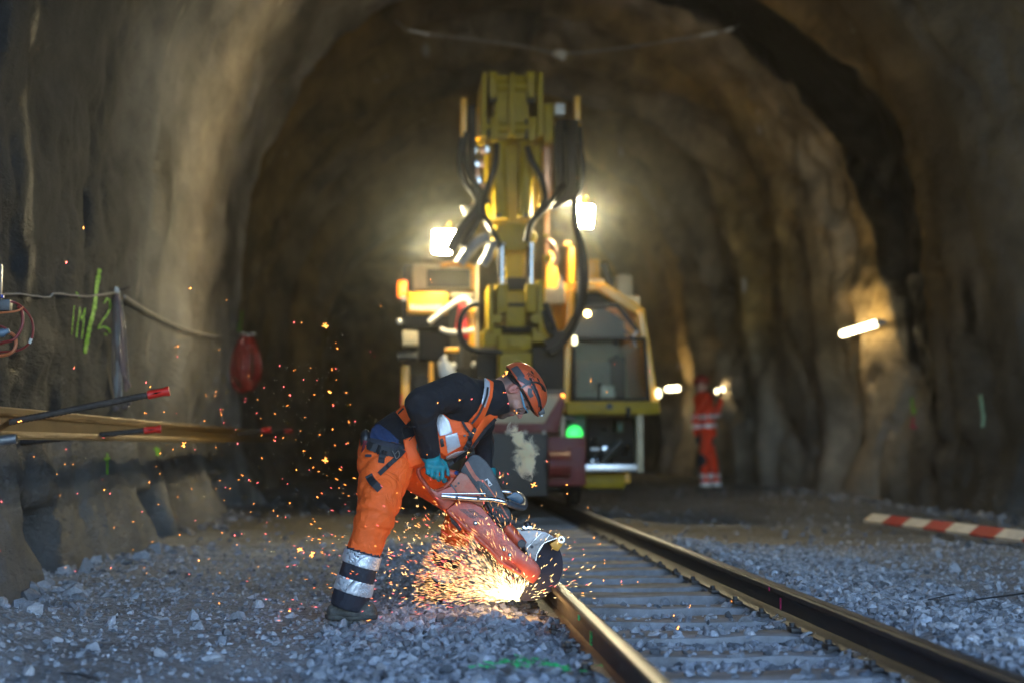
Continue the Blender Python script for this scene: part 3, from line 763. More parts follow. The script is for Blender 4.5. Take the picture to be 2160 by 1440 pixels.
# ------------------------------------------------------------------ the worker
def make_worker():
    root = empty('person', (0, 0, 0), 'crouching worker in orange trousers and helmet bent over a rail saw', 'person')
    base = at(800, 1300, 7.7); root.location = (base.x, base.y, 0.0)
    rot_off = root.location.copy()
    hipN = wk(822, 962, 7.62); hipF = wk(835, 958, 7.86)
    kneN = wk(790, 1092, 7.45); ankN = wk(738, 1262, 7.46)
    kneF = wk(982, 1062, 8.14); ankF = wk(925, 1228, 8.45)
    pel = wk(812, 945, 7.74); wai = wk(858, 915, 7.74); che = wk(935, 880, 7.74); uch = wk(985, 856, 7.74); nek = wk(1030, 842, 7.74)
    shN = wk(965, 825, 7.55); elN = wk(887, 850, 7.36); wrN = wk(908, 958, 7.50)
    shF = wk(1005, 862, 7.93); elF = wk(1026, 930, 8.02); wrF = wk(1024, 1010, 7.90)
    # ---- head frame
    U = np.array([math.cos(R(22)), 0, math.sin(R(22))]); Fw = np.array([math.sin(R(22)), 0, -math.cos(R(22))])
    yh = 7.73
    ear0 = wk(1082, 822, yh)
    def hd(f, u, s=0.0): return ear0 + Fw * f + U * u + np.array([0, -s, 0])
    HM = np.stack([Fw, np.array([0, 1.0, 0]), U], 1)       # columns: forward, side, up
    def head(P):
        d = sd_ell(P, hd(0.0, 0.055), (0.100, 0.078, 0.098), HM)
        d = smin(d, sd_cone(P, hd(0.030, -0.005), hd(0.070, -0.070), 0.058, 0.040, 1.05), 0.03)
        d = smin(d, sd_cone(P, hd(0.078, 0.030), hd(0.074, -0.030), 0.036, 0.032, 1.3), 0.025)
        d = smin(d, sd_cone(P, hd(0.092, -0.098), hd(0.078, -0.100), 0.022, 0.028, 1.2), 0.022)      # chin
        d = smin(d, sd_cone(P, hd(0.005, -0.060, 0), hd(0.070, -0.098, 0), 0.040, 0.024, 1.2), 0.02)  # jaw
        d = smin(d, sd_cone(P, hd(0.101, 0.030, 0.028), hd(0.104, 0.032, -0.028), 0.012, 0.012), 0.016)  # brow
        for s_ in (1, -1):
            d = smax(d, -sd_ell(P, hd(0.108, 0.010, 0.032 * s_), (0.017, 0.019, 0.013), HM), 0.012)     # sockets
            d = smin(d, sd_ell(P, hd(0.094, 0.010, 0.032 * s_), (0.014, 0.014, 0.013), HM), 0.004)      # lids
            d = smin(d, sd_ell(P, hd(0.078, -0.020, 0.044 * s_), (0.026, 0.022, 0.020), HM), 0.018)     # cheek
        d = smin(d, sd_cone(P, hd(0.106, 0.014), hd(0.134, -0.018), 0.008, 0.0115), 0.012)               # nose
        for s_ in (1, -1):
            d = smin(d, sd_ell(P, hd(0.121, -0.022, 0.012 * s_), (0.012, 0.009, 0.008), HM), 0.006)
        d = smin(d, sd_cone(P, hd(0.109, -0.045, 0.02), hd(0.109, -0.045, -0.02), 0.010, 0.010), 0.010)  # upper lip
        d = smin(d, sd_cone(P, hd(0.105, -0.063, 0.018), hd(0.105, -0.063, -0.018), 0.009, 0.009), 0.008)
        d = smax(d, -sd_cone(P, hd(0.122, -0.054, 0.02), hd(0.122, -0.054, -0.02), 0.0045, 0.0045), 0.003)
        for s_ in (1, -1):                                                                               # ears
            e = sd_ell(P, hd(-0.004, 0.004, 0.082 * s_), (0.021, 0.010, 0.034), HM)
            e = smax(e, -sd_ell(P, hd(0.003, 0.004, 0.092 * s_), (0.012, 0.012, 0.022), HM), 0.004)
            e = smin(e, sd_ell(P, hd(-0.004, 0.002, 0.086 * s_), (0.004, 0.005, 0.014), HM), 0.003)
            e = smin(e, sd_ell(P, hd(0.008, -0.004, 0.082 * s_), (0.006, 0.006, 0.008), HM), 0.004)
            d = smin(d, e, 0.006)
        d = smin(d, sd_cone(P, hd(-0.020, -0.02), nek + (0, 0, -0.005), 0.062, 0.066), 0.03)
        return d
    def torso(P, ex=0.0):
        d = sd_cone(P, pel, wai, 0.125, 0.112, 1.28)
        d = smin(d, sd_cone(P, wai, che, 0.112, 0.142, 1.25), 0.05)
        d = smin(d, sd_cone(P, che, uch, 0.142, 0.128, 1.30), 0.05)
        d = smin(d, sd_cone(P, uch, nek, 0.120, 0.066, 1.1), 0.06)
        d = smin(d, sd_cone(P, wk(965, 905, 7.74), wk(1006, 884, 7.74), 0.100, 0.088, 1.2), 0.05)
        d = smin(d, sd_cone(P, uch + (-0.02, -0.15, .03), uch + (-0.02, 0.15, .01), 0.085, 0.085), 0.06)
        return d - ex
    def armN(P, ex=0.0):
        d = smin(sd_cone(P, shN, elN, 0.082, 0.058), sd_cone(P, elN, wrN, 0.055, 0.038), 0.035)
        return d - ex
    def armF(P, ex=0.0):
        return smin(sd_cone(P, shF, elF, 0.075, 0.056), sd_cone(P, elF, wrF, 0.052, 0.037), 0.03) - ex
    def legN(P, ex=0.0):
        return smin(sd_cone(P, hipN, kneN, 0.112, 0.070), sd_cone(P, kneN, ankN, 0.068, 0.046), 0.03) - ex
    def legF(P, ex=0.0):
        return smin(sd_cone(P, hipF, kneF, 0.110, 0.070), sd_cone(P, kneF, ankF, 0.066, 0.046), 0.03) - ex
    # body: one continuous surface under the clothes, showing at the head
    allp = [hipN, hipF, kneN, ankN, kneF, ankF, shN, elN, wrN, shF, elF, wrF, nek, pel]
    def bodyf(P):
        d = torso(P, -0.02)
        for g in (armN, armF, legN, legF): d = smin(d, g(P, -0.02), 0.03)
        d = smin(d, sd_cone(P, uch, nek, 0.085, 0.058), 0.04)
        d = smin(d, sd_cone(P, nek, hd(-0.020, -0.02), 0.058, 0.058), 0.04)
        return d
    lo, hi = bounds(allp, 0.14)
    # coarse body below the neck, fine head: one mesh from a single field at 9 mm, head re-sampled finer
    hl, hh = bounds([hd(0, 0), hd(0.13, 0), hd(0, 0.14), hd(0.09, -0.12)], 0.10)
    ncut = hd(-0.045, -0.06); nd = (hd(-0.020, -0.02) - nek); nd = nd / np.linalg.norm(nd)
    V1, F1 = surfnet(lambda P: smax(bodyf(P), (P - ncut) @ nd + 0.0, 0.004), lo, np.maximum(hi, hh), 0.012)
    V2, F2 = surfnet(lambda P: smin(head(P), sd_cone(P, nek, hd(-0.020, -0.02), 0.058, 0.058), 0.03), hl, hh, 0.0026)
    me = np_mesh('body', np.concatenate([V1, V2]), np.concatenate([F1, F2 + len(V1)])); hobj = link('body', me, SKINM, root, 180)
    # skin tints: redder ear, nose; stubble; short hair at the temples
    mm = bpy.data.materials.new('face_skin'); 
    Vh = np.array([v.co for v in hobj.data.vertices]); q = (Vh - ear0) @ HM; f_, s_, u_ = q[:, 0], q[:, 1], q[:, 2]
    base_c = np.tile(np.array([0.45, 0.22, 0.155]), (len(Vh), 1)); n_ = fbm(Vh[:, 0] * 90, Vh[:, 1] * 90, Vh[:, 2] * 90, 3)
    def mixc(c, w): 
        nonlocal base_c
        w = np.clip(w, 0, 1)[:, None]; base_c = base_c * (1 - w) + np.array(c) * w
    mixc((0.46, 0.13, 0.10), 0.7 * sstep(0.05, 0.02, np.hypot(f_ + 0.004, u_ - 0.004)) * (np.abs(s_) > 0.07))
    mixc((0.48, 0.15, 0.11), 0.7 * sstep(0.035, 0.01, np.hypot(f_ - 0.128, u_ + 0.018)))
    mixc((0.030, 0.017, 0.011), sstep(-0.025, -0.055, u_ - 0.25 * (0.09 - f_) + 0.006 * n_) * sstep(0.035, 0.075, f_ - 0.4 * (u_ + 0.06)) * 0.85)
    mixc((0.13, 0.075, 0.058), sstep(-0.005, -0.04, u_) * sstep(-0.01, 0.03, f_) * 0.5)
    mixc((0.28, 0.07, 0.06), sstep(0.010, 0.004, np.abs(u_ + 0.054)) * sstep(0.105, 0.112, f_))
    hair = sstep(0.022, 0.035, u_ + 0.35 * (0.0 - f_) * (f_ < 0.06) + 0.008 * n_) * sstep(0.085, 0.06, f_) + sstep(-0.02, -0.045, f_) * sstep(-0.05, -0.02, u_ + 0.006 * n_)
    mixc((0.050, 0.036, 0.032), np.clip(hair, 0, 1) * 0.8)
    base_c *= (1 + 0.10 * n_)[:, None]
    set_col(hobj.data, base_c)
    SK2 = mat('face', (0.5, 0.3, 0.2), 0.5, 0, 0.10, 60, 0.3, 260, attr='Col'); hobj.data.materials[0] = SK2
    SK2.node_tree.nodes['Principled BSDF'].inputs['Subsurface Weight'].default_value = 0.08
    SK2.node_tree.nodes['Principled BSDF'].inputs['Subsurface Radius'].default_value = (0.012, 0.005, 0.003)
    # eyebrows
    for s in (1, -1):
        b_ = MB(); b_.tube([hd(0.108, 0.030, 0.016 * s), hd(0.109, 0.034, 0.030 * s), hd(0.099, 0.030, 0.048 * s)], [0.004, 0.0055, 0.003], 6); b_.build('eyebrow', HAIRM, root)
    # ---- trousers
    def folds(P, a, b, freq, amp, seed):
        a = np.array(a); b = np.array(b); d = (b - a) / np.linalg.norm(b - a); t = (P - a) @ d
        w = fbm(P[:, 0] * 6 + seed, P[:, 1] * 6, P[:, 2] * 6, 3)
        cr = np.abs(vnoise(P[:, 0] * 7 + t * 9 + seed, P[:, 1] * 5, P[:, 2] * 6 - t * 5)); return amp * (np.sin(t * freq + 5 * w + P[:, 0] * 18 - P[:, 1] * 12) * 0.45 + 0.9 * w + 1.5 * np.exp(-(cr / 0.10) ** 2) - 0.4)
    topN = wk(775, 905); 
    wdir = (wai - pel) / np.linalg.norm(wai - pel)
    hem = 0.0
    def tr(P):
        d = smin(legN(P, 0.010), sd_cone(P, kneN, ankN + (ankN - kneN) * 0.3, 0.078, 0.088) , 0.02)
        d = smin(d, sd_cone(P, hipN + (-0.008, 0, 0), kneN, 0.120, 0.086), 0.03)
        d = smin(d, smin(sd_cone(P, hipF, kneF, 0.118, 0.085), sd_cone(P, kneF, ankF, 0.080, 0.072), 0.03), 0.05)
        d = smin(d, sd_cone(P, pel, wai, 0.130, 0.120, 1.28), 0.05)
        d = smin(d, sd_cone(P, wk(806, 985, 7.6), wk(806, 985, 7.86), 0.108, 0.108), 0.05)
        kn = np.exp(-(np.linalg.norm(P - kneN, axis=1) / 0.16) ** 2)
        hp = np.exp(-(np.linalg.norm(P - hipN, axis=1) / 0.20) ** 2)
        d = d + folds(P, hipN, kneN, 34, 0.0055, 0) + folds(P, kneN, ankN, 60, 0.007, 3) * kn + folds(P, hipN, hipF, 50, 0.007, 8) * hp
        d = smax(d, -sd_poly(P, [wk(*q) for q in ((740, 912), (778, 921), (836, 934), (862, 938), (900, 950), (1100, 960), (1100, 600), (700, 600))]), 0.004)
        # open hems just above the boots
        dn = (ankN - kneN) / np.linalg.norm(ankN - kneN); d = smax(d, (P - (ankN + dn * 0.046)) @ dn - 3 * (np.linalg.norm(P - ankN, axis=1) > 0.22), 0.003)
        df = (ankF - kneF) / np.linalg.norm(ankF - kneF); d = smax(d, (P - (ankF + df * 0.02)) @ df - 3 * (np.linalg.norm(P - ankF, axis=1) > 0.22), 0.003)
        return d
    lo, hi = bounds([hipN, hipF, kneN, ankN, kneF, ankF, pel, wai], 0.17)
    trs = skin('trousers', tr, lo, hi, 0.0085, HIVIS, root)
    # colour bands of the trouser legs
    trs.data.materials.append(NAVYC)
    cen = np.array([tuple(p.center) for p in trs.data.polygons]); wb = sd_poly(cen, [wk(*q) for q in ((760, 900), (900, 920), (852, 946), (846, 958), (826, 956), (812, 963), (776, 944), (770, 930))]) < 0
    dn = (ankN - kneN); Ln = np.linalg.norm(dn); dn = dn / Ln; dfv = (ankF - kneF); Lf = np.linalg.norm(dfv); dfv = dfv / Lf
    for p in trs.data.polygons:
        c = np.array(p.center); 
        if np.linalg.norm(c - (kneN + ankN) / 2) < np.linalg.norm(c - (kneF + ankF) / 2): t = ((c - kneN) @ dn) / Ln; near = True
        else: t = ((c - kneF) @ dfv) / Lf; near = False
        t0 = 0.40 if near else 0.40
        if (t > t0 + 0.0 and c[2] < kneN[2] + 0.05) or wb[p.index]:
            p.material_index = 1
    # reflective bands: rings proud of the trouser legs
    def ring(a, b, r0, r1, name='reflective_band', m=REFL, p=None, thick=0.006):
        a = np.array(a); b = np.array(b); c = (a + b) / 2; d = (b - a) / np.linalg.norm(b - a); H = np.linalg.norm(b - a) / 2
        def f(P):
            v = tr(P); sh = np.abs(v - thick * 0.6) - thick * 0.5
            return smax(smax(sh, np.abs((P - c) @ d) - H, 0.002), np.linalg.norm(P - c, axis=1) - 0.17, 0.002)
        lo, hi = bounds([a, b], 0.125); return skin(name, f, lo, hi, 0.005, m, p or root, 60)
    for (k0, k1) in ((0.42, 0.585), (0.745, 0.92)):
        ring(kneN + dn * Ln * k0, kneN + dn * Ln * k1, .1, .1)
    for (k0, k1) in ((0.42, 0.58), (0.72, 0.88)):
        ring(kneF + dfv * Lf * k0, kneF + dfv * Lf * k1, .1, .1)
    # dusty knee pad pockets
    # ---- fleece jumper with sleeves and high collar
    col0 = nek; col1 = hd(-0.012, -0.045)
    def jump(P):
        d = smax(torso(P, 0.006), -(P - (pel + wdir * 0.02)) @ wdir, 0.01)
        a = armN(P, 0.010) + folds(P, shN, elN, 30, 0.005, 2) * 0.8 + 0.006 * np.sin(np.linalg.norm(P - elN, axis=1) * 190 + 3 * fbm(P[:, 0] * 8, P[:, 1] * 8, P[:, 2] * 8, 2)) * np.exp(-(np.linalg.norm(P - (elN + (0.03, 0, -0.02)), axis=1) / 0.09) ** 2)
        a = smin(a, armF(P, 0.010), 0.02)
        d = smin(d, a, 0.035)
        d = smin(d, sd_cone(P, wk(925, 848, 7.68), wk(965, 825, 7.70), 0.070, 0.076), 0.05)
        d = smin(d, sd_cone(P, wk(1000, 850), wk(1040, 838), 0.088, 0.084, 1.1), 0.05)
        c = sd_cone(P, wk(1030, 846, 7.74), wk(1062, 838, 7.735), 0.105, 0.100, 0.92)
        cut = sd_poly(P, [wk(*q) for q in ((960, 760), (1040, 797), (1061, 801), (1068, 830), (1078, 868), (1056, 874), (1030, 884), (980, 960), (900, 960))])
        c = smax(c, cut, 0.004)
        d = smin(d, c, 0.03)
        d = smax(d, cut - 6 * (P[:, 0] < wk(1045, 0)[0]), 0.004)
        dd = (wrN - elN) / np.linalg.norm(wrN - elN); d = smax(d, (P - (wrN + dd * 0.0)) @ dd - 5 * (np.linalg.norm(P - wrN, axis=1) > 0.12), 0.004)
        return d + 0.0022 * fbm(P[:, 0] * 20, P[:, 1] * 20, P[:, 2] * 20, 3)
    lo, hi = bounds([pel, wai, che, uch, shN, elN, wrN, shF, elF, wrF, nek, col1], 0.15)
    jo = skin('jumper', jump, lo, hi, 0.0085, BLACKC, root)
    # blue shirt tail at the small of the back
    def shirt(P): return smax(smax(torso(P, 0.016), sd_poly(P, [wk(*q) for q in ((772, 926), (790, 894), (803, 893), (850, 935), (862, 960), (834, 962), (778, 950))]), 0.004), -torso(P, 0.0), 0.003) + 0.002 * np.sin(P[:, 0] * 160 + P[:, 2] * 120)
    skin('shirt_tail', shirt, *bounds([wk(776, 900), wk(836, 960)], np.array([0.02, 0.25, 0.02])), 0.006, BLUEC, root)
    # ---- vest: a real shell over the jumper, open front, cut to its panels
    def shell(poly, t0, t1, ylim=None, wav=0.0, base=torso, close=None):
        pp = [wk(*q) for q in poly]
        def f(P):
            v = base(P, 0.0) + wav * fbm(P[:, 0] * 9, P[:, 1] * 9, P[:, 2] * 9, 2)
            d = smax(v - t1, -(v - t0), 0.002)
            d = smax(d, sd_poly(P, pp), 0.003)
            if ylim: d = smax(d, P[:, 1] - ylim, 0.003)
            return d
        xs = bounds(pp, np.array([0.02, 0.0, 0.02])); lo, hi = xs; lo[1] = 7.45; hi[1] = 8.05
        return f, lo, hi
    def vbase(P, ex=0.0):
        d = torso(P, 0.0)
        d = smin(d, sd_cone(P, wk(925, 930, 7.60), wk(985, 905, 7.60), 0.065, 0.060), 0.05)   # bulging chest pockets
        return smin(d, sd_cone(P, wk(860, 955, 7.62), wk(885, 950, 7.62), 0.070, 0.060), 0.04) - ex
    V_MAIN = ((866, 922), (852, 925), (862, 985), (900, 985), (925, 985), (948, 972), (990, 965), (1002, 945), (1020, 905), (1050, 880), (1048, 862), (1035, 870), (1018, 880), (1000, 905), (990, 890), (975, 890), (948, 884), (925, 866), (905, 868), (890, 905), (880, 915))
    f, lo, hi = shell(V_MAIN, 0.012, 0.024, 8.0, 0.006, vbase)
    vest = skin('vest', f, lo, hi, 0.0055, HIVIS2, root, 60)
    f, lo, hi = shell(((1024, 797), (1040, 806), (1036, 838), (1020, 880), (1004, 906), (985, 888), (1003, 868), (1016, 840), (1022, 815)), 0.016, 0.027, 7.74, 0.002, lambda P, ex=0: smin(torso(P, ex), sd_cone(P, wk(1000, 850), wk(1040, 838), 0.088, 0.084, 1.1), 0.05))
    sp = skin('shoulder_panel', f, lo, hi, 0.0055, HIVIS2, root, 60)
    f, lo, hi = shell(((1020, 795), (1032, 806), (1030, 832), (1020, 862), (1011, 852), (1017, 826)), 0.024, 0.032, 7.74, 0.001, lambda P, ex=0: smin(torso(P, ex), sd_cone(P, wk(1000, 850), wk(1040, 838), 0.088, 0.084, 1.1), 0.05))
    skin('reflective_strip', f, lo, hi, 0.005, REFL, sp, 60)
    f, lo, hi = shell(((834, 868), (852, 852), (866, 858), (872, 880), (856, 896)), 0.012, 0.026, 7.76, 0.002)
    bp_ = skin('back_panel', f, lo, hi, 0.0055, HIVIS2, root, 60)
    f, lo, hi = shell(((851, 853), (860, 846), (866, 862), (862, 868)), 0.024, 0.032, None, 0.001); skin('reflective_strip', f, lo, hi, 0.005, REFL, bp_, 60)
    f, lo, hi = shell(((838, 870), (851, 858), (853, 863), (839, 876)), 0.024, 0.030, 7.8, 0.0); skin('velcro_patch', f, lo, hi, 0.004, BLKPL, bp_, 60)
    # hanging hip pocket
    f, lo, hi = shell(((850, 926), (874, 918), (884, 945), (894, 975), (862, 986)), 0.020, 0.038, 7.62, 0.003, vbase)
    skin('hip_pocket', f, lo, hi, 0.0055, HIVIS2, vest, 60)
    f, lo, hi = shell(((907, 868), (925, 866), (945, 886), (953, 912), (935, 922), (926, 920)), 0.020, 0.031, 7.8, 0.004, vbase)
    skin('reflective_strip', f, lo, hi, 0.005, REFL, vest, 60)
    f, lo, hi = shell(((918, 920), (964, 912), (972, 942), (938, 962), (922, 950)), 0.022, 0.038, 7.62, 0.002, vbase)
    pk = skin('chest_pocket', f, lo, hi, 0.0055, HIVIS2, vest, 60)
    f, lo, hi = shell(((936, 918), (962, 911), (970, 940), (942, 956)), 0.036, 0.043, 7.72, 0.001, vbase); skin('reflective_strip', f, lo, hi, 0.004, REFL, pk, 60)
    f, lo, hi = shell(((925, 925), (933, 922), (936, 940), (928, 943)), 0.036, 0.042, 7.72, 0.0, vbase); skin('velcro_patch', f, lo, hi, 0.004, BLKPL, pk, 60)
    f, lo, hi = shell(((938, 962), (958, 952), (990, 946), (984, 972), (950, 985)), 0.020, 0.034, 7.8, 0.003, vbase)
    lp = skin('lower_strip', f, lo, hi, 0.005, REFL, vest, 60)
    # dark webbing straps across vest
    STR = mat('black_webbing', (0.015, 0.015, 0.017), 0.7, 0, 0.1, 30, 0.3, 300)
    def strap(pts, w, y0, name='strap', par=None, m=STR, hug=None, depth=0.004):
        P_ = spline([at(px, py, y0) for px, py in pts], 5)
        V = []; F = []
        for i, p in enumerate(P_):
            t = (P_[min(i + 1, len(P_) - 1)] - P_[max(0, i - 1)]).normalized(); nrm = Vector((-t.z, 0, t.x))
            for (a, dy) in ((-w, 0), (w, 0), (w, depth), (-w, depth)):
                q = p + nrm * a
                if hug is not None and a == w and dy == 0:
                    a_ = None
                if hug is not None:
                    yy = np.linspace(7.25, 7.85, 80); PP = np.stack([np.full(80, q.x), yy, np.full(80, q.z)], -1); v = hug(PP)
                    k = np.argmax(v < 0) if (v < 0).any() else 50
                    q = Vector((q.x, yy[k] - 0.009, q.z))
                V.append(q + Vector((0, dy, 0)))
        if hug is not None:
            Y4 = np.array([v.y for v in V]).reshape(-1, 4); pad = np.pad(Y4, ((2, 2), (0, 0)), 'edge')
            mn = np.min([pad[k:k + len(Y4)] for k in range(5)], axis=0); m2 = np.minimum(mn[:, 0], mn[:, 1])[:, None] * 0.6 + mn * 0.4
            m2[:, 2:] = m2[:, [1, 0]] + depth
            for i in range(len(V)): V[i] = Vector((V[i].x, m2[i // 4, i % 4], V[i].z))
        for i in range(len(P_) - 1):
            for k in range(4): F.append((i * 4 + k, i * 4 + (k + 1) % 4, i * 4 + 4 + (k + 1) % 4, i * 4 + 4 + k))
        n = len(P_) - 1; F += [(3, 2, 1, 0), (n * 4, n * 4 + 1, n * 4 + 2, n * 4 + 3)]
        me = bpy.data.meshes.new(name); me.from_pydata([tuple(v) for v in V], [], F); me.update(); return link(name, me, m, par or root, None)
    hug = lambda P: smin(vbase(P, 0.034), jump(P), 0.002)
    strap([(1002, 902), (992, 925), (980, 948)], 0.009, 7.5, hug=hug)
    strap([(995, 893), (1012, 870), (1026, 836), (1030, 815)], 0.005, 7.5, hug=hug)
    strap([(1048, 882), (1028, 902), (1010, 925), (994, 948)], 0.008, 7.5, hug=hug)
    strap([(975, 888), (985, 905), (992, 915), (990, 932)], 0.006, 7.5, hug=hug)
    strap([(943, 985), (962, 970), (985, 955), (1000, 947)], 0.009, 7.5, hug=hug)
    strap([(990, 918), (992, 935), (986, 946)], 0.009, 7.5, hug=hug)
    strap([(876, 900), (848, 902), (858, 930), (872, 918)], 0.002, 7.5, hug=hug)
    b_ = MB(); q = at(980, 918, 7.5); b_.cyl(q + Vector((0, -0.035, 0)), q + Vector((0, 0.03, 0)), 0.006, 12); b_.build('press_stud', BLKPL, root)
    # ---- belt, tool pouch, hammer loop
    trf = lambda P: tr(P)
    strap([(776, 938), (795, 945), (815, 950), (838, 955), (850, 945)], 0.020, 7.5, 'belt', hug=trf)
    strap([(846, 956), (825, 975), (800, 998)], 0.011, 7.5, 'strap', hug=trf)
    strap([(778, 1000), (785, 1012), (803, 1030)], 0.018, 7.5, 'strap', hug=trf)
    strap([(810, 950), (806, 962), (804, 975)], 0.015, 7.5, 'loop', hug=trf)
    b_ = MB(); q = at(806, 968, 7.42); b_.cyl(at(803, 974, 7.49), at(812, 950, 7.47), 0.013, 12); b_.build('torch', BLKPL, root)
    HM_ST = mat('hammer_steel', (0.28, 0.25, 0.22), 0.45, 0.8, 0.3, 30, 0.2, 120)
    b_ = MB(); b_.box(at(790, 994, 7.46), at(804, 1004, 7.50), 0.003); b_.cyl(at(796, 1001, 7.47), at(818, 1014, 7.48), 0.009, 10); b_.build('hammer', HM_ST, root)
    REDT = mat('dark_red_tool', (0.15, 0.012, 0.02), 0.5)
    b_ = MB(); b_.ball(at(771, 926, 7.62), 0.038, 14, (0.75, 1.2, 1.35)); b_.build('tool_pouch', BLKPL, root)
    b_ = MB(); b_.tube([at(771, 928, 7.56), at(768, 945, 7.56), at(765, 960, 7.57)], 0.011, 8); b_.build('knife', REDT, root)
    b_ = MB(); b_.tube(spline([at(p_, q_, 7.46) for p_, q_ in ((828, 950), (832, 958), (836, 966), (842, 960), (840, 950), (833, 957))], 4), 0.0025, 6); b_.build('key_ring', HM_ST, root)
    b_ = MB(); b_.box(at(769, 996, 7.50), at(772, 1008, 7.52), 0.001); b_.build('zip_tab', REFL, root)
    b_ = MB(); b_.box(at(770, 957, 7.50), at(784, 963, 7.53), 0.003); b_.build('pocket_flap', NAVYC, root)
    # ---- boots
    def boot(ank, toe, heel, nm, yo=0.0):
        def f(P):
            d = sd_cone(P, ank, ank + (0.0, 0, -0.06), 0.058, 0.052)
            d = smin(d, sd_cone(P, heel + (0.03, 0, 0.040), toe + (-0.035, 0, 0.030), 0.038, 0.031, 1.15), 0.03)
            d = smin(d, sd_cone(P, ank + (0.02, 0, -0.05), toe + (-0.045, 0, 0.05), 0.048, 0.036), 0.03)
            return smax(d, -(P[:, 2] - (heel[2] + 0.018)), 0.004)
        lo, hi = bounds([ank, toe, heel], 0.10); bo = skin('boot', f, lo, hi, 0.006, BOOT, root, 60)
        def g(P):
            d = sd_cone(P, heel + (0.03, 0, 0.025), toe + (-0.04, 0, 0.025), 0.046, 0.044, 1.0)
            return smax(smax(d, P[:, 2] - (heel[2] + 0.026), 0.003), -(P[:, 2] - heel[2]) - 0.0 + 0.004 * (np.sin(P[:, 0] * 260) > 0.2), 0.002)
        skin('sole', g, lo, hi, 0.005, SOLE, bo, 60)
        b_ = MB()
        for k in range(4):
            c = ank + (toe - ank) * (0.15 + 0.14 * k) + np.array([0, 0, 0.03 - 0.012 * k]); b_.tube([c + (0, -0.05, -0.01), c + (0.005, 0, 0.012), c + (0, 0.05, -0.01)], 0.003, 5)
        b_.build('laces', BLKPL, bo)
    boot(ankN + (0.0, 0, -0.03), np.array([*wk(796, 1300, 7.44)[:2], 0.022]), np.array([*wk(692, 1300, 7.46)[:2], 0.022]), 'n')
    zf = 0.0
    boot(ankF + (0.0, 0, -0.01), np.array([*wk(965, 1250, 8.50)[:2], zf]), np.array([*wk(898, 1250, 8.46)[:2], zf]), 'f')
    # ---- gloves: palm plus five bent fingers
    def glove(wr, palm_c, knuckles, fingers, thumb, nm, thr=0.0155):
        segs = []
        def f(P):
            d = sd_cone(P, wr, palm_c, 0.036, 0.040, 0.85)
            for kc in knuckles: d = smin(d, sd_cone(P, palm_c, kc, 0.030, 0.017), 0.012)
            fd = None
            for ch in fingers + [thumb]:
                for i in range(len(ch) - 1):
                    e = sd_cone(P, ch[i], ch[i + 1], 0.0112 - 0.0008 * i, 0.0104 - 0.0008 * i)
                    e0 = e if i == 0 else smin(e0, e, 0.004)
                fd = e0 if fd is None else np.minimum(fd, e0)
            d = smin(d, fd, 0.007)
            cuff = smax(sd_cone(P, wr, wr - (palm_c - wr) / np.linalg.norm(palm_c - wr) * 0.045, 0.047, 0.050), -sd_cone(P, wr, wr, 0.03, 0.03) if False else d * 0 - 1, 0.01)
            return smin(d, cuff, 0.012)
        pts = [wr, palm_c] + [q for ch in fingers + [thumb] for q in ch]; lo, hi = bounds(pts, 0.06)
        return skin('glove', f, lo, hi, 0.0034, GLOVE, root, 180)
    yw = 7.50
    pal = wk(916, 978, yw)
    kn = [wk(929 + 0.5 * i, 975 + 7.0 * i, yw - 0.02 + 0.006 * i) for i in range(4)]
    kn = [wk(925, 1000, yw - 0.025), wk(931, 996, yw - 0.012), wk(936, 990, yw), wk(939, 983, yw + 0.014)]
    fing = []
    # four fingers come down over the near side of the grip, tips curled below and behind it
    for (kx, ky, mx_, my_, tx, ty) in ((903, 986, 902, 996, 907, 1000), (912, 989, 911, 1001, 916, 1006), (922, 991, 921, 1005, 926, 1011), (933, 991, 933, 1007, 937, 1014)):
        fing.append([wk(kx, ky - 6, yw - 0.030), wk(mx_, my_, yw - 0.040), wk(tx, ty, yw - 0.014), wk(tx + 2, ty - 4, yw + 0.018)])
    th = [wk(925, 966, yw + 0.02), wk(938, 976, yw + 0.045), wk(944, 990, yw + 0.05), wk(945, 1000, yw + 0.04)]
    glove(wrN, pal, [q[0] for q in fing], fing, th, 'n')
    pf = wk(1021, 1034, 7.87)
    fg = [[wk(1012 + 5 * i, 1038, 7.83), wk(1014 + 5 * i, 1048, 7.82), wk(1017 + 5 * i, 1052, 7.84), wk(1019 + 5 * i, 1046, 7.88)] for i in range(4)]
    glove(wrF, pf, [q[0] for q in fg], fg, [wk(1010, 1030, 7.89), wk(1007, 1042, 7.90), wk(1011, 1050, 7.90)], 'f')
    CUFF = mat('green_glove_cuff', (0.10, 0.20, 0.10), 0.7)
    dd = Vector(wrN - pal).normalized(); b_ = MB(); b_.tube([Vector(wrN) + dd * 0.030, Vector(wrN) + dd * 0.052], [0.050, 0.051], 20); b_.build('glove_cuff', CUFF, root)
    # ---- helmet
    a_ = R(58); Fh = np.array([math.cos(a_), 0, -math.sin(a_)]); Uh = np.array([math.sin(a_), 0, math.cos(a_)])
    hc = wk(1097, 824, yh); HB = np.stack([Fh, np.array([0, 1.0, 0]), Uh], 1)
    def hq(f, s, u): return hc + Fh * f + np.array([0, -s, 0]) + Uh * u
    def dome(P, ex=0.0):
        q = (P - hc) @ HB; r = np.array([0.142, 0.118, 0.122]) + ex
        return (np.sum(np.abs(q / r) ** 2.25, axis=1) ** (1 / 2.25) - 1) * 0.12
    HELM = mat('orange_helmet_shell', (0.62, 0.085, 0.022), 0.34, 0, 0.12, 9, 0.06, 60, dust=0.55, dustcol=(0.36, 0.12, 0.075), coat=0.2)
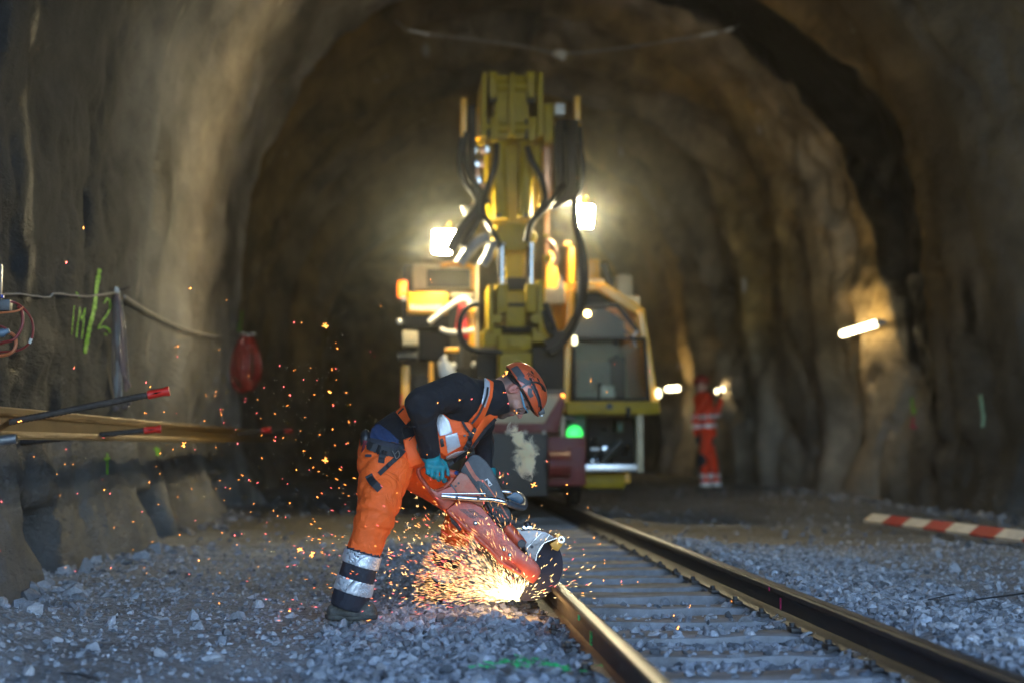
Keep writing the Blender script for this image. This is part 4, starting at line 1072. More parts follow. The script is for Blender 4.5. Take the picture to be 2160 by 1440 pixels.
    def helmf(P):
        q = (P - hc) @ HB; d = dome(P)
        for s in (0.0, 0.045, -0.045, 0.09, -0.09):                     # moulded ridges
            d = d - 0.0028 * np.exp(-((q[:, 1] - s) / 0.010) ** 2) * sstep(0.02, 0.05, q[:, 2])
        sh = smax(d, -dome(P, -0.007), 0.002)
        rim = 0.012 * np.cos(q[:, 0] * 14) - 0.012 + 0.012 * sstep(-0.05, -0.13, q[:, 0])
        sh = smax(sh, -(q[:, 2] - 0.006 - rim * 0.4), 0.003)
        br = smax(sd_ell(P, hq(0.075, 0, 0.010), (0.082, 0.090, 0.010), HB), 0.05 - q[:, 0], 0.006)   # small peak
        sh = smin(sh, smax(br, -dome(P, -0.007), 0.002), 0.004)
        for (vf, vs, vu) in ((0.02, 0.100, 0.062), (-0.02, 0.100, 0.066), (0.06, 0.094, 0.052), (0.0, 0.065, 0.10), (0.045, 0.062, 0.095), (-0.045, 0.065, 0.093)):
            for s in (1, -1):
                sh = smax(sh, -sd_ell(P, hq(vf, vs * s, vu), (0.014, 0.02, 0.0055), HB), 0.002)
        return sh
    lo, hi = bounds([hc], 0.175); hel = skin('helmet', helmf, lo, hi, 0.0032, HELM, root, 50)
    # inner liner
    skin('helmet_liner', lambda P: smax(smax(dome(P, -0.008), -dome(P, -0.020), 0.002), -((P - hc) @ Uh - 0.001), 0.003), lo, hi, 0.006, BLKPL, hel)
    # straps printed dark: thin ribbons hugging the dome
    def rib(pts, w, name='helmet_band', th=0.0028, m=BLKPL, up=0.003):
        """pts in helmet frame directions (f,s,u), projected to the dome"""
        P_ = spline([Vector(p) for p in pts], 5); V = []; F = []
        def proj(v, ex):
            v = np.array(v); lo_, hi_ = 0.02, 0.4; u = v / np.linalg.norm(v)
            r = np.array([0.142, 0.118, 0.122]); t = 1 / (np.sum(np.abs(u / r) ** 2.25) ** (1 / 2.25)); return hc + HB @ (u * (t + ex)) 
        for i, p in enumerate(P_):
            t = (P_[min(i + 1, len(P_) - 1)] - P_[max(0, i - 1)]).normalized(); nn = t.cross(p.normalized()).normalized()
            for (a, ex) in ((-w, up), (w, up), (w, -0.001), (-w, -0.001)):
                V.append(tuple(proj(p + nn * a, ex)))
        for i in range(len(P_) - 1):
            for k in range(4): F.append((i * 4 + k, i * 4 + (k + 1) % 4, i * 4 + 4 + (k + 1) % 4, i * 4 + 4 + k))
        n = len(P_) - 1; F += [(3, 2, 1, 0), (n * 4, n * 4 + 1, n * 4 + 2, n * 4 + 3)]
        me = bpy.data.meshes.new(name); me.from_pydata(V, [], F); me.update(); return link(name, me, m, hel, None)
    def hp(px, py):
        """helmet frame direction of the near-side dome point seen at (px, py)"""
        d = (at(px, py, 7.6) - CAM); d = np.array(d) / np.linalg.norm(d); o = np.array(CAM)
        ts = np.linspace(7.3, 8.0, 700); PP = o + ts[:, None] * d; v = dome(PP); k = np.argmin(v) if not (v < 0).any() else np.argmax(v < 0)
        q = (PP[k] - hc) @ HB; return Vector(q)
    GREYB = mat('helmet_grey_print', (0.045, 0.048, 0.055), 0.5, 0, 0.2, 30, 0.1, 100, dust=0.3, dustcol=(0.12, 0.11, 0.11))
    rib([hp(1082, 776), hp(1090, 786), hp(1098, 796), hp(1110, 806), hp(1120, 808)], 0.011, m=GREYB, up=0.0045)
    rib([hp(1088, 773), hp(1096, 783), hp(1104, 795)], 0.008, m=GREYB, up=0.004)
    rib([hp(1092, 797), hp(1104, 803), hp(1118, 806)], 0.008, m=GREYB, up=0.0048)
    rib([hp(1122, 812), hp(1130, 826), hp(1136, 842), hp(1138, 856)], 0.009, m=GREYB, up=0.0045)
    rib([hp(1118, 818), hp(1117, 828), hp(1122, 836)], 0.010, m=GREYB, up=0.004)
    rib([hp(1099, 818), hp(1108, 812), hp(1120, 807), hp(1132, 807), hp(1143, 814), hp(1149, 824)], 0.0045, 'lamp_strap', up=0.008)
    rib([hp(1122, 806), hp(1132, 828), hp(1138, 850), hp(1140, 862)], 0.0035, 'lamp_strap', up=0.009)
    # word on the shell
    cu = bpy.data.curves.new('helmet_lettering', 'FONT'); cu.body = 'PETZL'; cu.size = 0.0235; cu.offset = 0.0006; cu.space_character = 1.0
    to = bpy.data.objects.new('helmet_lettering', cu); COL.objects.link(to)
    bpy.context.view_layer.update(); dg = bpy.context.evaluated_depsgraph_get(); tm = bpy.data.meshes.new_from_object(to.evaluated_get(dg)); bpy.data.objects.remove(to)
    bm = bmesh.new(); bm.from_mesh(tm); bmesh.ops.triangulate(bm, faces=bm.faces); bmesh.ops.subdivide_edges(bm, edges=[e for e in bm.edges if e.calc_length() > 0.004], cuts=2); bm.to_mesh(tm); bm.free()
    A = np.array(wk(1107, 791, yh)); B = np.array(wk(1123, 803, yh)); ax = (B - A) / np.linalg.norm(B - A); ay = np.array([-ax[2], 0, ax[0]])
    W_ = max(v.co.x for v in tm.vertices)
    for v in tm.vertices:
        pos = A + ax * (v.co.x / W_ * np.linalg.norm(B - A)) + ay * (v.co.y)
        d = np.array([0, 1.0, 0]); ts = np.linspace(-0.22, 0.1, 320); PP = pos + ts[:, None] * d; vv = dome(PP); k = np.argmax(vv < 0.0045)
        v.co = Vector(PP[k])
    link('helmet_lettering', tm, mat('black_print', (0.01, 0.01, 0.01), 0.5, bump=0, var=0), hel)
    # headlamp
    b_ = MB(); c = Vector(wk(1141, 867, yh - 0.0)); b_.box(c - Vector((0.017, 0.026, 0.016)), c + Vector((0.017, 0.026, 0.016)), 0.006, Euler((0, R(-12), 0)).to_matrix()); hl_ = b_.build('headlamp', BLKPL, hel)
    b_ = MB(); c2 = Vector(wk(1142, 875, yh)); b_.cyl(c2 + Vector((0, -0.012, 0.002)), c2 + Vector((0, -0.012, -0.006)), 0.010, 14); b_.build('lamp_glass', mat('lamp_glass', (0.3, 0.33, 0.36), 0.1, 0, spec=0.8, bump=0), hl_)
    b_ = MB(); b_.cyl(Vector(wk(1130, 862, yh)), Vector(wk(1138, 866, yh)), 0.012, 10); b_.build('lamp_mount', HM_ST, hl_)
    b_ = MB(); b_.tube([hq(0.112 * math.cos(a), 0.088 * math.sin(a), 0.004 - 0.02 * (math.cos(a) < -0.2) * abs(math.cos(a))) for a in [2 * math.pi * k / 32 for k in range(33)]], 0.0085, 8, False); b_.build('headband', BLKPL, hel)
    # chin and nape webbing
    b_ = MB(); b_.tube(spline([hd(-0.05, 0.03, 0.085), hd(-0.075, 0.01, 0.06), hd(-0.085, 0.0, 0.0)], 4), 0.006, 6); b_.build('nape_strap', BLKPL, hel)
    # ---- safety glasses
    FR = mat('pale_blue_glasses_frame', (0.12, 0.34, 0.48), 0.35, bump=0); GL = mat('clear_lens', (0.85, 0.95, 1.0), 0.04, 0, 0, bump=0, trans=1.0); GL.node_tree.nodes['Principled BSDF'].inputs['IOR'].default_value = 1.15
    b_ = MB()
    for s in (1, -1):
        b_.tube(spline([hd(0.012, 0.028, 0.080 * s), hd(0.035, 0.024, 0.080 * s), hd(0.065, 0.020, 0.077 * s), hd(0.098, 0.016, 0.066 * s)], 4), [0.0035] * 4 + [0.0045] * 9, 6)
    b_.tube(spline([hd(0.098, 0.016, 0.066), hd(0.122, 0.024, 0.045), hd(0.131, 0.026, 0.0), hd(0.122, 0.024, -0.045), hd(0.098, 0.016, -0.066)], 5), 0.0030, 6)
    gf = b_.build('glasses', FR, root)
    V = []; F = []; n = 16
    for i in range(n + 1):
        a = -1 + 2 * i / n; s = 0.064 * a; f0 = 0.100 + 0.031 * (1 - a * a) ** 0.5
        dip = -0.030 if abs(a) > 0.18 else -0.012
        V += [tuple(hd(f0, 0.024, s)), tuple(hd(f0 - 0.004, -0.002, s)), tuple(hd(f0 - 0.012, dip, s * 0.97))]
    for i in range(n):
        for j in (0, 1): F.append((i * 3 + j, i * 3 + j + 1, i * 3 + 4 + j, i * 3 + 3 + j))
    me = bpy.data.meshes.new('lens'); me.from_pydata(V, [], F); me.update(); lo_ = link('lens', me, GL, gf, 180)
    md = lo_.modifiers.new('thickness', 'SOLIDIFY'); md.thickness = 0.0015
    b_ = MB(); b_.tube([hd(0.092, -0.026, 0.062), hd(0.113, -0.029, 0.048), hd(0.120, -0.026, 0.022), hd(0.124, -0.010, 0.0)], 0.0022, 6); b_.build('lens_rim', FR, gf)
    b_ = MB(); b_.ball(hd(0.0975, 0.010, 0.032), 0.0115, 12); b_.ball(hd(0.0975, 0.010, -0.032), 0.0115, 12); b_.build('eyes', mat('eye_white', (0.6, 0.55, 0.5), 0.2, bump=0), root)
    # lanyard hanging behind the saw
    b_ = MB(); b_.tube(spline([at(p_, q_, 7.95) for p_, q_ in ((1036, 925), (1040, 945), (1037, 965), (1030, 985), (1040, 990))], 4), 0.006, 6); b_.build('lanyard', STR, root)
    return root
worker = make_worker()
# ------------------------------------------------------------------ the rail saw
SAWO = mat('worn_orange_saw_body', (0.50, 0.062, 0.022), 0.45, 0, 0.22, 14, 0.25, 120, dust=0.75, dustcol=(0.36, 0.13, 0.085))
SAWO2 = mat('dusty_pale_orange_panel', (0.46, 0.11, 0.06), 0.6, 0, 0.25, 18, 0.2, 120, dust=0.8, dustcol=(0.44, 0.22, 0.15))
SAWB = mat('scuffed_black_cover', (0.022, 0.027, 0.030), 0.5, 0, 0.2, 12, 0.3, 160, dust=0.45, dustcol=(0.11, 0.115, 0.12))
DKMET = mat('dark_engine_metal', (0.03, 0.03, 0.036), 0.5, 0.4, 0.2, 20, 0.2, 100)
CHROME = mat('worn_chrome_tube', (0.62, 0.62, 0.64), 0.28, 1.0, 0.18, 26, 0.12, 120, dust=0.3, dustcol=(0.25, 0.2, 0.17))
ALU = mat('cast_aluminium_guard', (0.30, 0.29, 0.29), 0.5, 0.75, 0.25, 24, 0.35, 100, dust=0.4, dustcol=(0.2, 0.17, 0.15))
YEL = mat('yellow_bracket_paint', (0.72, 0.34, 0.02), 0.4, 0, 0.15, 20, 0.1, 100, dust=0.4, dustcol=(0.4, 0.22, 0.08))
DISC = mat('abrasive_disc', (0.016, 0.014, 0.024), 0.75, 0, 0.2, 40, 0.4, 400)
def S6(X, Y): return 860 + X / 3.79, 920 + Y / 3.79
def s6(X, Y, y): return at(*S6(X, Y), y)
def make_saw():
    c = at(1040, 1150, 7.62)
    root = empty('rail_saw', (c.x, c.y, 0.0), 'worn orange hand held petrol cut-off saw with black cover and chrome handle', 'rail saw')
    Y0 = 7.56
    def pr(pts, y0, y1, name, m, bev=0.004, par=None):
        b_ = MB(); b_.prism([s6(X, Y, Y0) for X, Y in pts], y0, y1, bev); return b_.build(name, m, par or root, 35)
    def tb(pts, r, name, m, par=None, n=12, k=5):
        b_ = MB(); P = spline([s6(X, Y, y) for X, Y, y in pts], k); b_.tube(P, r, n); return b_.build(name, m, par or root, 60)
    arm = pr(((300, 590), (400, 515), (500, 518), (590, 560), (700, 690), (860, 862), (930, 930), (985, 960), (1048, 1030), (1064, 1080), (1045, 1130), (1000, 1175), (960, 1150), (880, 1085), (780, 1030), (740, 1000), (690, 930), (600, 850), (500, 760), (420, 690), (360, 640)), 7.545, 7.625, 'belt_guard', SAWO, 0.010)
    # raised rib along the lower edge
    tb([(330, 600, 7.548), (440, 700, 7.545), (560, 810, 7.545), (680, 920, 7.545), (760, 1010, 7.546), (900, 1095, 7.546)], 0.012, 'guard_rib', SAWO, arm)
    b_ = MB(); 
    pr(((740, 868), (800, 862), (940, 935), (1040, 1035), (1050, 1090), (1030, 1125), (960, 1120), (860, 1020), (780, 960)), 7.535, 7.55, 'belt_cover', SAWO, 0.005, arm)
    for i in range(7):
        for j in range(2):
            x0 = 412 + i * 13 + j * 62; y0 = 580 + i * 10.5
            b_ = MB(); b_.prism([s6(x0, y0, Y0), s6(x0 + 54, y0, Y0), s6(x0 + 60, y0 + 5.5, Y0), s6(x0 + 6, y0 + 5.5, Y0)], 7.5425, 7.547, 0); b_.build('vent_slot', BLKPL, arm, None)
    for (X, Y, r) in ((543, 690, 17), (770, 900, 16), (817, 945, 16)):
        b_ = MB(); q = s6(X, Y, 7.533); b_.cyl(q, q + Vector((0, 0.015, 0)), r / 3.79 / 430, 14); s_ = b_.build('screw', BLKPL, arm)
        b_ = MB(); b_.cyl(q - Vector((0, .002, 0)), q + Vector((0, 0.002, 0)), 0.5 * r / 3.79 / 430, 6); b_.build('screw_head', CHROME, s_)
    # body blocks
    rb = pr(((168, 405), (235, 440), (350, 392), (385, 440), (392, 510), (318, 580), (290, 582), (235, 505)), 7.55, 7.65, 'rear_block', SAWO, 0.008)
    up = pr(((345, 378), (385, 330), (420, 285), (470, 300), (560, 430), (620, 520), (600, 560), (500, 520), (395, 515), (395, 460)), 7.56, 7.66, 'starter_housing', SAWO2, 0.006)
    for (X, Y) in ((384, 395), (407, 372)):
        b_ = MB(); q = s6(X, Y, 7.555); b_.cyl(q, q + Vector((0, .01, 0)), 0.0055, 12); b_.build('screw', BLKPL, up)
    pr(((335, 385), (350, 378), (395, 440), (385, 450)), 7.553, 7.60, 'rubber_joint', BLKPL, 0.002)
    cov = pr(((415, 275), (455, 215), (490, 160), (525, 135), (575, 150), (630, 195), (680, 270), (740, 390), (790, 510), (825, 600), (835, 660), (800, 700), (700, 690), (620, 520), (545, 455), (480, 370)), 7.57, 7.74, 'top_cover', SAWB, 0.016)
    tr_ = [(470, 205), (500, 262), (530, 312), (560, 345), (605, 352), (650, 410), (720, 510), (805, 650)]
    V = [s6(X, Y, 7.567) for X, Y in tr_]
    b_ = MB()
    for i in range(len(V) - 1):
        w = 0.0095 if i < 3 else 0.0035; d = (V[i + 1] - V[i]).normalized(); nn = Vector((-d.z, 0, d.x)) * w; dn = d * 0.002
        b_.prism([V[i] - dn + nn, V[i + 1] + dn + nn, V[i + 1] + dn - nn, V[i] - dn - nn], 7.5665 + 0.0002 * i, 7.575, 0)
    b_.build('trim_strip', SAWO2, cov, None)
    lb = pr(((616, 345), (640, 333), (678, 384), (652, 398)), 7.566, 7.572, 'white_label', mat('label_white', (0.6, 0.6, 0.6), 0.6, bump=0), 0.0, cov)
    for (a, b2) in (((622, 347), (640, 371)), ((630, 366), (642, 382)), ((648, 376), (664, 388))):
        b_ = MB(); p_, q_ = s6(*a, 7.5648), s6(*b2, 7.5648); b_.box((min(p_.x, q_.x), 7.5648, min(p_.z, q_.z)), (max(p_.x, q_.x), 7.567, max(p_.z, q_.z))); b_.build('label_print', BLKPL, lb, None)
    eng = pr(((610, 520), (700, 545), (830, 665), (745, 735), (640, 620)), 7.60, 7.74, 'engine_block', DKMET, 0.006)
    for i in range(6):
        b_ = MB(); p_ = s6(622 + i * 16, 535 + i * 3, 7.59); q_ = s6(640 + i * 16, 590 - i * 4, 7.59); b_.tube([p_, q_], 0.0022, 6); b_.build('cooling_fin', CHROME if i == 9 else BLKPL, eng)
    pl = pr(((640, 618), (715, 566), (812, 662), (740, 728)), 7.585, 7.61, 'carburettor_cover', DKMET, 0.006, eng)
    tb([(705, 640, 7.582), (715, 662, 7.582), (738, 652, 7.582), (732, 634, 7.582)], 0.0028, 'cover_mark', BLKPL, pl, 6)
    tb([(622, 610, 7.584), (700, 562, 7.584)], 0.0018, 'cover_edge', CHROME, pl, 6)
    ex = MB(); P_ = [s6(790, 715, 7.58), s6(850, 790, 7.58), s6(920, 870, 7.58)]; ex.tube(spline(P_, 4), [0.022, 0.027, 0.028, 0.028, 0.029, 0.029, 0.029, 0.027, 0.025], 16); dc = ex.build('decompression_housing', SAWO, root)
    b_ = MB(); q = s6(912, 855, 7.545); b_.cyl(q, q + Vector((0, .05, 0)), 0.0195, 20); c1 = b_.build('exhaust_port', DKMET, dc); b_ = MB(); b_.cyl(q - Vector((0, .002, 0)), q + Vector((0, .01, 0)), 0.012, 16); b_.build('exhaust_hole', BLKPL, c1)
    # handles
    tb([(168, 225, 7.60), (120, 235, 7.60), (88, 262, 7.60), (92, 305, 7.60), (135, 372, 7.60), (190, 445, 7.60), (245, 515, 7.60), (285, 575, 7.60)], 0.011, 'rear_handle_loop', SAWO)
    tb([(150, 222, 7.60), (200, 232, 7.595), (280, 262, 7.59), (340, 292, 7.59), (385, 300, 7.59)], [0.012] * 5 + [0.014] * 5 + [0.020] * 11, 'rear_grip', SAWO)
    tb([(360, 300, 7.59), (352, 340, 7.59), (330, 372, 7.59), (295, 405, 7.59), (250, 430, 7.59), (215, 432, 7.595)], 0.010, 'handle_bridge', SAWO)
    tb([(380, 285, 7.57), (400, 292, 7.565)], 0.010, 'throttle_lock', mat('blue_button', (0.01, 0.05, 0.2), 0.4))
    tb([(290, 330, 7.59), (310, 345, 7.59), (322, 368, 7.59)], 0.005, 'trigger', BLKPL)
    fh = MB(); P_ = spline([s6(X, Y, y) for X, Y, y in ((272, 473, 7.49), (400, 485, 7.49), (560, 497, 7.49), (630, 498, 7.49), (700, 505, 7.49), (790, 527, 7.50), (880, 560, 7.56), (925, 562, 7.64), (930, 520, 7.74), (900, 470, 7.86), (860, 450, 7.93), (740, 440, 7.94), (640, 470, 7.90), (570, 490, 7.86))], 5)
    fh.tube(P_, 0.0125, 14); fho = fh.build('front_handle', CHROME, root)
    b_ = MB(); b_.box(s6(272, 452, 7.480), s6(620, 458, 7.50), 0.002); b_.build('handle_bracket', CHROME, fho)
    for X in (392, 565):
        b_ = MB(); q = s6(X, 490, 7.472); b_.cyl(q, q + Vector((0, 0.09, 0)), 0.008, 12); b_.build('handle_bolt', DKMET, fho)
    gp = MB(); gp.tube(P_[25:46], 0.0165, 14); gp.build('handle_grip', mat('dark_rubber_grip', (0.05, 0.065, 0.08), 0.45, 0, 0.2, 20, 0.2, 100), fho)
    pr(((800, 492), (872, 448), (915, 462), (942, 496), (945, 545), (900, 560), (850, 520)), 7.70, 7.712, 'hand_guard', mat('blue_black_plastic', (0.01, 0.05, 0.09), 0.35, 0, 0.2, 20, 0.1, 60), 0.003, fho)
    # blade guard, bracket, disc
    gd = pr(((880, 745), (935, 735), (985, 735), (1095, 750), (1155, 782), (1195, 806), (1150, 822), (1100, 850), (1060, 890), (1040, 930), (1022, 990), (970, 965), (945, 900), (915, 830)), 7.59, 7.70, 'blade_guard', ALU, 0.006)
    for seg in (((905, 748), (1005, 742), (1100, 756), (1190, 808)), ((1082, 755), (1020, 820), (955, 890)), ((1135, 782), (1090, 850), (1040, 930)), ((1022, 990), (1035, 935), (1060, 885), (1100, 845), (1195, 808))):
        tb([(X, Y, 7.588) for X, Y in seg], 0.0035, 'guard_flange', CHROME, gd, 6)
    b_ = MB(); b_.ball(s6(957, 700, 7.60), 0.018, 14, (1.0, 1, 0.9)); b_.build('guard_knob', BLKPL, gd)
    pr(((915, 725), (935, 712), (950, 730), (965, 712), (1000, 722), (990, 755), (965, 745), (930, 750)), 7.575, 7.60, 'wing_nut', CHROME, 0.003, gd)
    b_ = MB(); q = s6(993, 880, 7.583); b_.cyl(q, q + Vector((0, .012, 0)), 0.008, 12); b_.build('guard_bolt', DKMET, gd)
    ye = pr(((1185, 785), (1205, 778), (1248, 795), (1262, 825), (1240, 870), (1205, 920), (1170, 905), (1140, 860), (1190, 830)), 7.585, 7.66, 'rail_clamp_bracket', YEL, 0.005)
    b_ = MB(); q = s6(1229, 823, 7.575); b_.cyl(q, q + Vector((0, .015, 0)), 0.017, 20); w = b_.build('bracket_washer', CHROME, ye); b_ = MB(); b_.cyl(q - Vector((0, .002, 0)), q + Vector((0, 0.004, 0)), 0.008, 14); b_.build('bracket_pin', DKMET, w)
    b_ = MB(); q = at(1112, 1190, CUT_Y); b_.cyl(q - Vector((0, .0028, 0)), q + Vector((0, .0028, 0)), 0.175, 64); d_ = b_.build('cutting_disc', DISC, root)
    b_ = MB(); b_.cyl(q - Vector((0, .02, 0)), q + Vector((0, .02, 0)), 0.05, 24); b_.build('disc_flange', DKMET, d_)
    b_ = MB(); b_.tube(spline([s6(X, Y, 7.66) for X, Y in ((560, 880), (600, 920), (650, 940), (690, 985))], 4), 0.02, 8); b_.build('guide_arm', DKMET, root)
    pr(((330, 620), (380, 650), (440, 740), (420, 760), (350, 690)), 7.58, 7.64, 'lower_frame', DKMET, 0.005)
    return root
saw = make_saw()

# ------------------------------------------------------------------ breath cloud
def breath():
    axis = [(1088, 905, .012), (1094, 925, .03), (1100, 945, .045), (1112, 962, .055), (1118, 978, .045), (1108, 990, .03)]
    P_ = [wk(px, py, 7.72) for px, py, _ in axis]
    def f(P):
        d = None
        for i in range(len(P_) - 1):
            e = sd_cone(P, P_[i], P_[i + 1], axis[i][2] + 0.035, axis[i + 1][2] + 0.035); d = e if d is None else smin(d, e, 0.03)
        return d + 0.0 * P[:, 0]
    lo, hi = bounds(P_, 0.14)
    m = bpy.data.materials.new('breath_vapour'); m.use_nodes = True; nt = m.node_tree; nt.nodes.clear(); N = nt.nodes; L = nt.links
    o = N.new('ShaderNodeOutputMaterial'); v = N.new('ShaderNodeVolumePrincipled'); v.inputs['Color'].default_value = (1.0, 0.94, 0.74, 1); v.inputs['Anisotropy'].default_value = 0.0
    tc = N.new('ShaderNodeTexCoord'); n = N.new('ShaderNodeTexNoise'); n.inputs['Scale'].default_value = 15; n.inputs['Detail'].default_value = 7; n.inputs['Roughness'].default_value = 0.62; n.inputs['Distortion'].default_value = 0.9
    L.new(tc.outputs['Object'], n.inputs['Vector'])
    # falls off with distance from the axis of the breath: two soft ellipsoids
    def falloff(c, rot, rad):
        mp = N.new('ShaderNodeMapping'); mp.vector_type = 'TEXTURE'; mp.inputs['Location'].default_value = c; mp.inputs['Rotation'].default_value = rot; mp.inputs['Scale'].default_value = rad
        L.new(tc.outputs['Object'], mp.inputs[0]); ln = N.new('ShaderNodeVectorMath'); ln.operation = 'LENGTH'; L.new(mp.outputs[0], ln.inputs[0]); return ln.outputs['Value']
    f1 = falloff(tuple(wk(1109, 965, 7.72)), (0, R(14), 0), (0.060, 0.065, 0.100)); f2 = falloff(tuple(wk(1092, 925, 7.72)), (0, R(-18), 0), (0.034, 0.04, 0.080))
    mn = N.new('ShaderNodeMath'); mn.operation = 'MINIMUM'; L.new(f1, mn.inputs[0]); L.new(f2, mn.inputs[1])
    sc = N.new('ShaderNodeMath'); sc.operation = 'MULTIPLY_ADD'; L.new(mn.outputs[0], sc.inputs[0]); sc.inputs[1].default_value = -0.26; L.new(n.outputs['Fac'], sc.inputs[2])
    r = N.new('ShaderNodeMapRange'); r.inputs[1].default_value = 0.27; r.inputs[2].default_value = 0.50; r.inputs[3].default_value = 0; r.inputs[4].default_value = 200
    L.new(sc.outputs[0], r.inputs[0]); L.new(r.outputs[0], v.inputs['Density']); L.new(v.outputs[0], o.inputs['Volume'])
    ob = skin('breath_cloud', f, lo, hi, 0.008, m, None); tag(ob, 'small curling cloud of pale breath below the face of the crouching worker', 'breath cloud'); ob['kind'] = 'stuff'
breath()

# ------------------------------------------------------------------ sparks
def sparks():
    r = np.random.default_rng(77)
    src = np.array(at(1092, 1262, 7.60)); segs = []
    def px(a): return a / 430.0
    def add(c, d, L, w, col, st):
        segs.append((c, d, L, w, col, st))
    hot = np.array([1.0, 0.78, 0.34]); mid = np.array([1.0, 0.30, 0.05]); cool = np.array([1.0, 0.14, 0.04]); pink = np.array([1.0, 0.13, 0.13])
    def emit(n, rfun, afun, Lr, wr, stf, spread=0.35):
        for i in range(n):
            a = afun(); rad = rfun(); yd = r.normal(0, spread) * (0.1 + rad)
            d = np.array([-math.cos(a), 0, math.sin(a)]); c = src + d * rad + np.array([0, yd * 0.6, 0])
            c[2] -= 0.25 * rad * rad * 0.4
            if c[2] < 0.015: c[2] = 0.015 + 0.03 * r.random()
            dv = d + np.array([0, yd * 0.3, 0]) + r.normal(0, 0.20, 3); dv[2] -= 0.2 * rad; dv /= np.linalg.norm(dv)
            t = min(1, rad / 0.75); k = r.random(); col = hot * (1 - t) + mid * t
            if k < 0.25 * t: col = pink
            elif k < 0.5 * t: col = cool
            add(c, dv, r.uniform(*Lr), r.uniform(*wr), col, stf(rad) * r.uniform(0.5, 1.5))
    ang = lambda: np.clip(abs(r.normal(0.0, 0.62)) + r.uniform(-0.10, 0.15), -0.1, 2.3)
    emit(420, lambda: abs(r.normal(0, 0.075)), lambda: r.uniform(-0.1, 2.2), (0.010, 0.045), (0.0006, 0.0012), lambda q: 22)
    emit(2100, lambda: 0.05 + 0.45 * r.random() ** 1.1, ang, (0.010, 0.048), (0.0003, 0.0006), lambda q: 18 * math.exp(-q * 1.3))
    emit(330, lambda: 0.12 + 0.55 * r.random(), lambda: r.uniform(0.2, 1.5), (0.008, 0.030), (0.0006, 0.0013), lambda q: 12)
    emit(200, lambda: r.uniform(0.35, 1.15), lambda: abs(r.normal(0.25, 0.45)), (0.006, 0.026), (0.0006, 0.0012), lambda q: 16, 0.5)
    emit(130, lambda: 0.05 + 0.35 * r.random(), lambda: r.uniform(1.7, 3.1), (0.008, 0.03), (0.0008, 0.0015), lambda q: 12)
    def burst(c, n, L, w, col, st):
        for i in range(n):
            d = r.normal(0, 1, 3); d[1] *= 0.4; d /= np.linalg.norm(d); add(c + d * L * 0.4, d, L * r.uniform(0.5, 1.2), w, col, st)
    # bursts low by the blade and airborne specks all through the tunnel left of the worker
    for i in range(60):
        a = ang(); rad = r.uniform(0.2, 0.75); c = src + np.array([-math.cos(a) * rad, r.normal(0, 0.12), math.sin(a) * rad]); burst(c, r.integers(3, 6), 0.012, 0.0008, hot * .6 + mid * .4, 12)
    for (X, Y, s) in ((686, 687, 3), (387, 937, 3), (686, 970, 3), (694, 827, 2), (632, 1160, 3), (658, 1168, 3), (42, 888, 2), (1126, 1023, 3), (1195, 1022, 1), (402, 608, 1), (453, 1312, 3), (1068, 785, 2), (1062, 792, 1), (611, 1288, 1)):
        y = r.uniform(7.2, 8.0); burst(np.array(at(X, Y, y)), 3 + 2 * s, 0.007 * s, 0.0012, mid, 26)
    for (X, Y) in ((176, 481), (140, 554), (402, 607), (478, 633), (375, 730), (374, 752), (156, 776), (308, 806), (317, 815), (305, 870), (346, 868), (372, 871), (467, 874), (432, 887), (497, 905), (501, 935), (581, 921), (580, 929), (365, 947), (338, 955), (411, 947), (154, 978), (137, 978), (120, 999), (220, 1032), (232, 1040), (163, 1040), (337, 998), (315, 1016), (404, 1030), (512, 1002), (525, 1011), (3, 1057), (379, 1127), (419, 1181), (234, 1196), (304, 1196), (309, 1208), (420, 1181), (449, 1251), (462, 1271), (405, 1310), (370, 1345), (423, 1345), (625, 1365), (577, 1075), (510, 1125), (495, 1128), (620, 680), (636, 681), (712, 735), (803, 646), (590, 771), (598, 815), (612, 833), (640, 800), (655, 775), (700, 780), (731, 827), (703, 855), (730, 935), (749, 888), (701, 905), (736, 890), (640, 950), (655, 965), (652, 990), (625, 990), (611, 1060), (602, 1090), (640, 1165), (1255, 421), (1246, 803), (1297, 767), (1280, 826), (1370, 782), (908, 590), (910, 620), (868, 712), (1430, 1323), (1421, 1297), (1253, 1133), (1266, 1146), (1275, 1187), (1230, 1157), (1345, 1226), (1273, 1223), (1311, 1225), (1230, 1250), (1543, 1267), (1456, 1276), (1240, 1070), (1196, 1040), (1090, 870), (1062, 827), (1066, 827), (1072, 850), (995, 841), (969, 843), (923, 849), (1153, 972)):
        y = r.uniform(7.0, 8.2) if X < 700 else r.uniform(7.0, 7.35) if 850 < X < 1100 else r.uniform(7.1, 8.0)
        if X == 1430: y = 6.9
        c = np.array(at(X, Y, y)); d = np.array([r.uniform(-0.5, 0.3), 0, -1.0]); d /= np.linalg.norm(d); big = r.uniform(0.6, 1.2) * (2.0 if X in (1430, 176, 140) else 1)
        add(c, d, 0.009 * big, 0.0016 * big, mid if r.random() < 0.7 else pink, 24); 
        if r.random() < 0.4: add(c + r.normal(0, 0.006, 3), np.array([1, 0, r.uniform(-1, 1)]) / 1.3, 0.006, 0.0011, mid, 22)
    for i in range(130):
        X = r.uniform(430, 1010) if r.random() < .75 else r.uniform(0, 600); Y = r.uniform(720, 1300) if X > 430 else r.uniform(900, 1300); y = r.uniform(6.9, 8.6)
        c = np.array(at(X, Y, y)); 
        if c[2] < 0.02: continue
        d = np.array([-0.6, 0, r.uniform(-1, 1)]); d /= np.linalg.norm(d); add(c, d, r.uniform(0.004, 0.014), r.uniform(0.0007, 0.0013), mid if r.random() < .6 else pink, 17)
    V = []; F = []; C = []
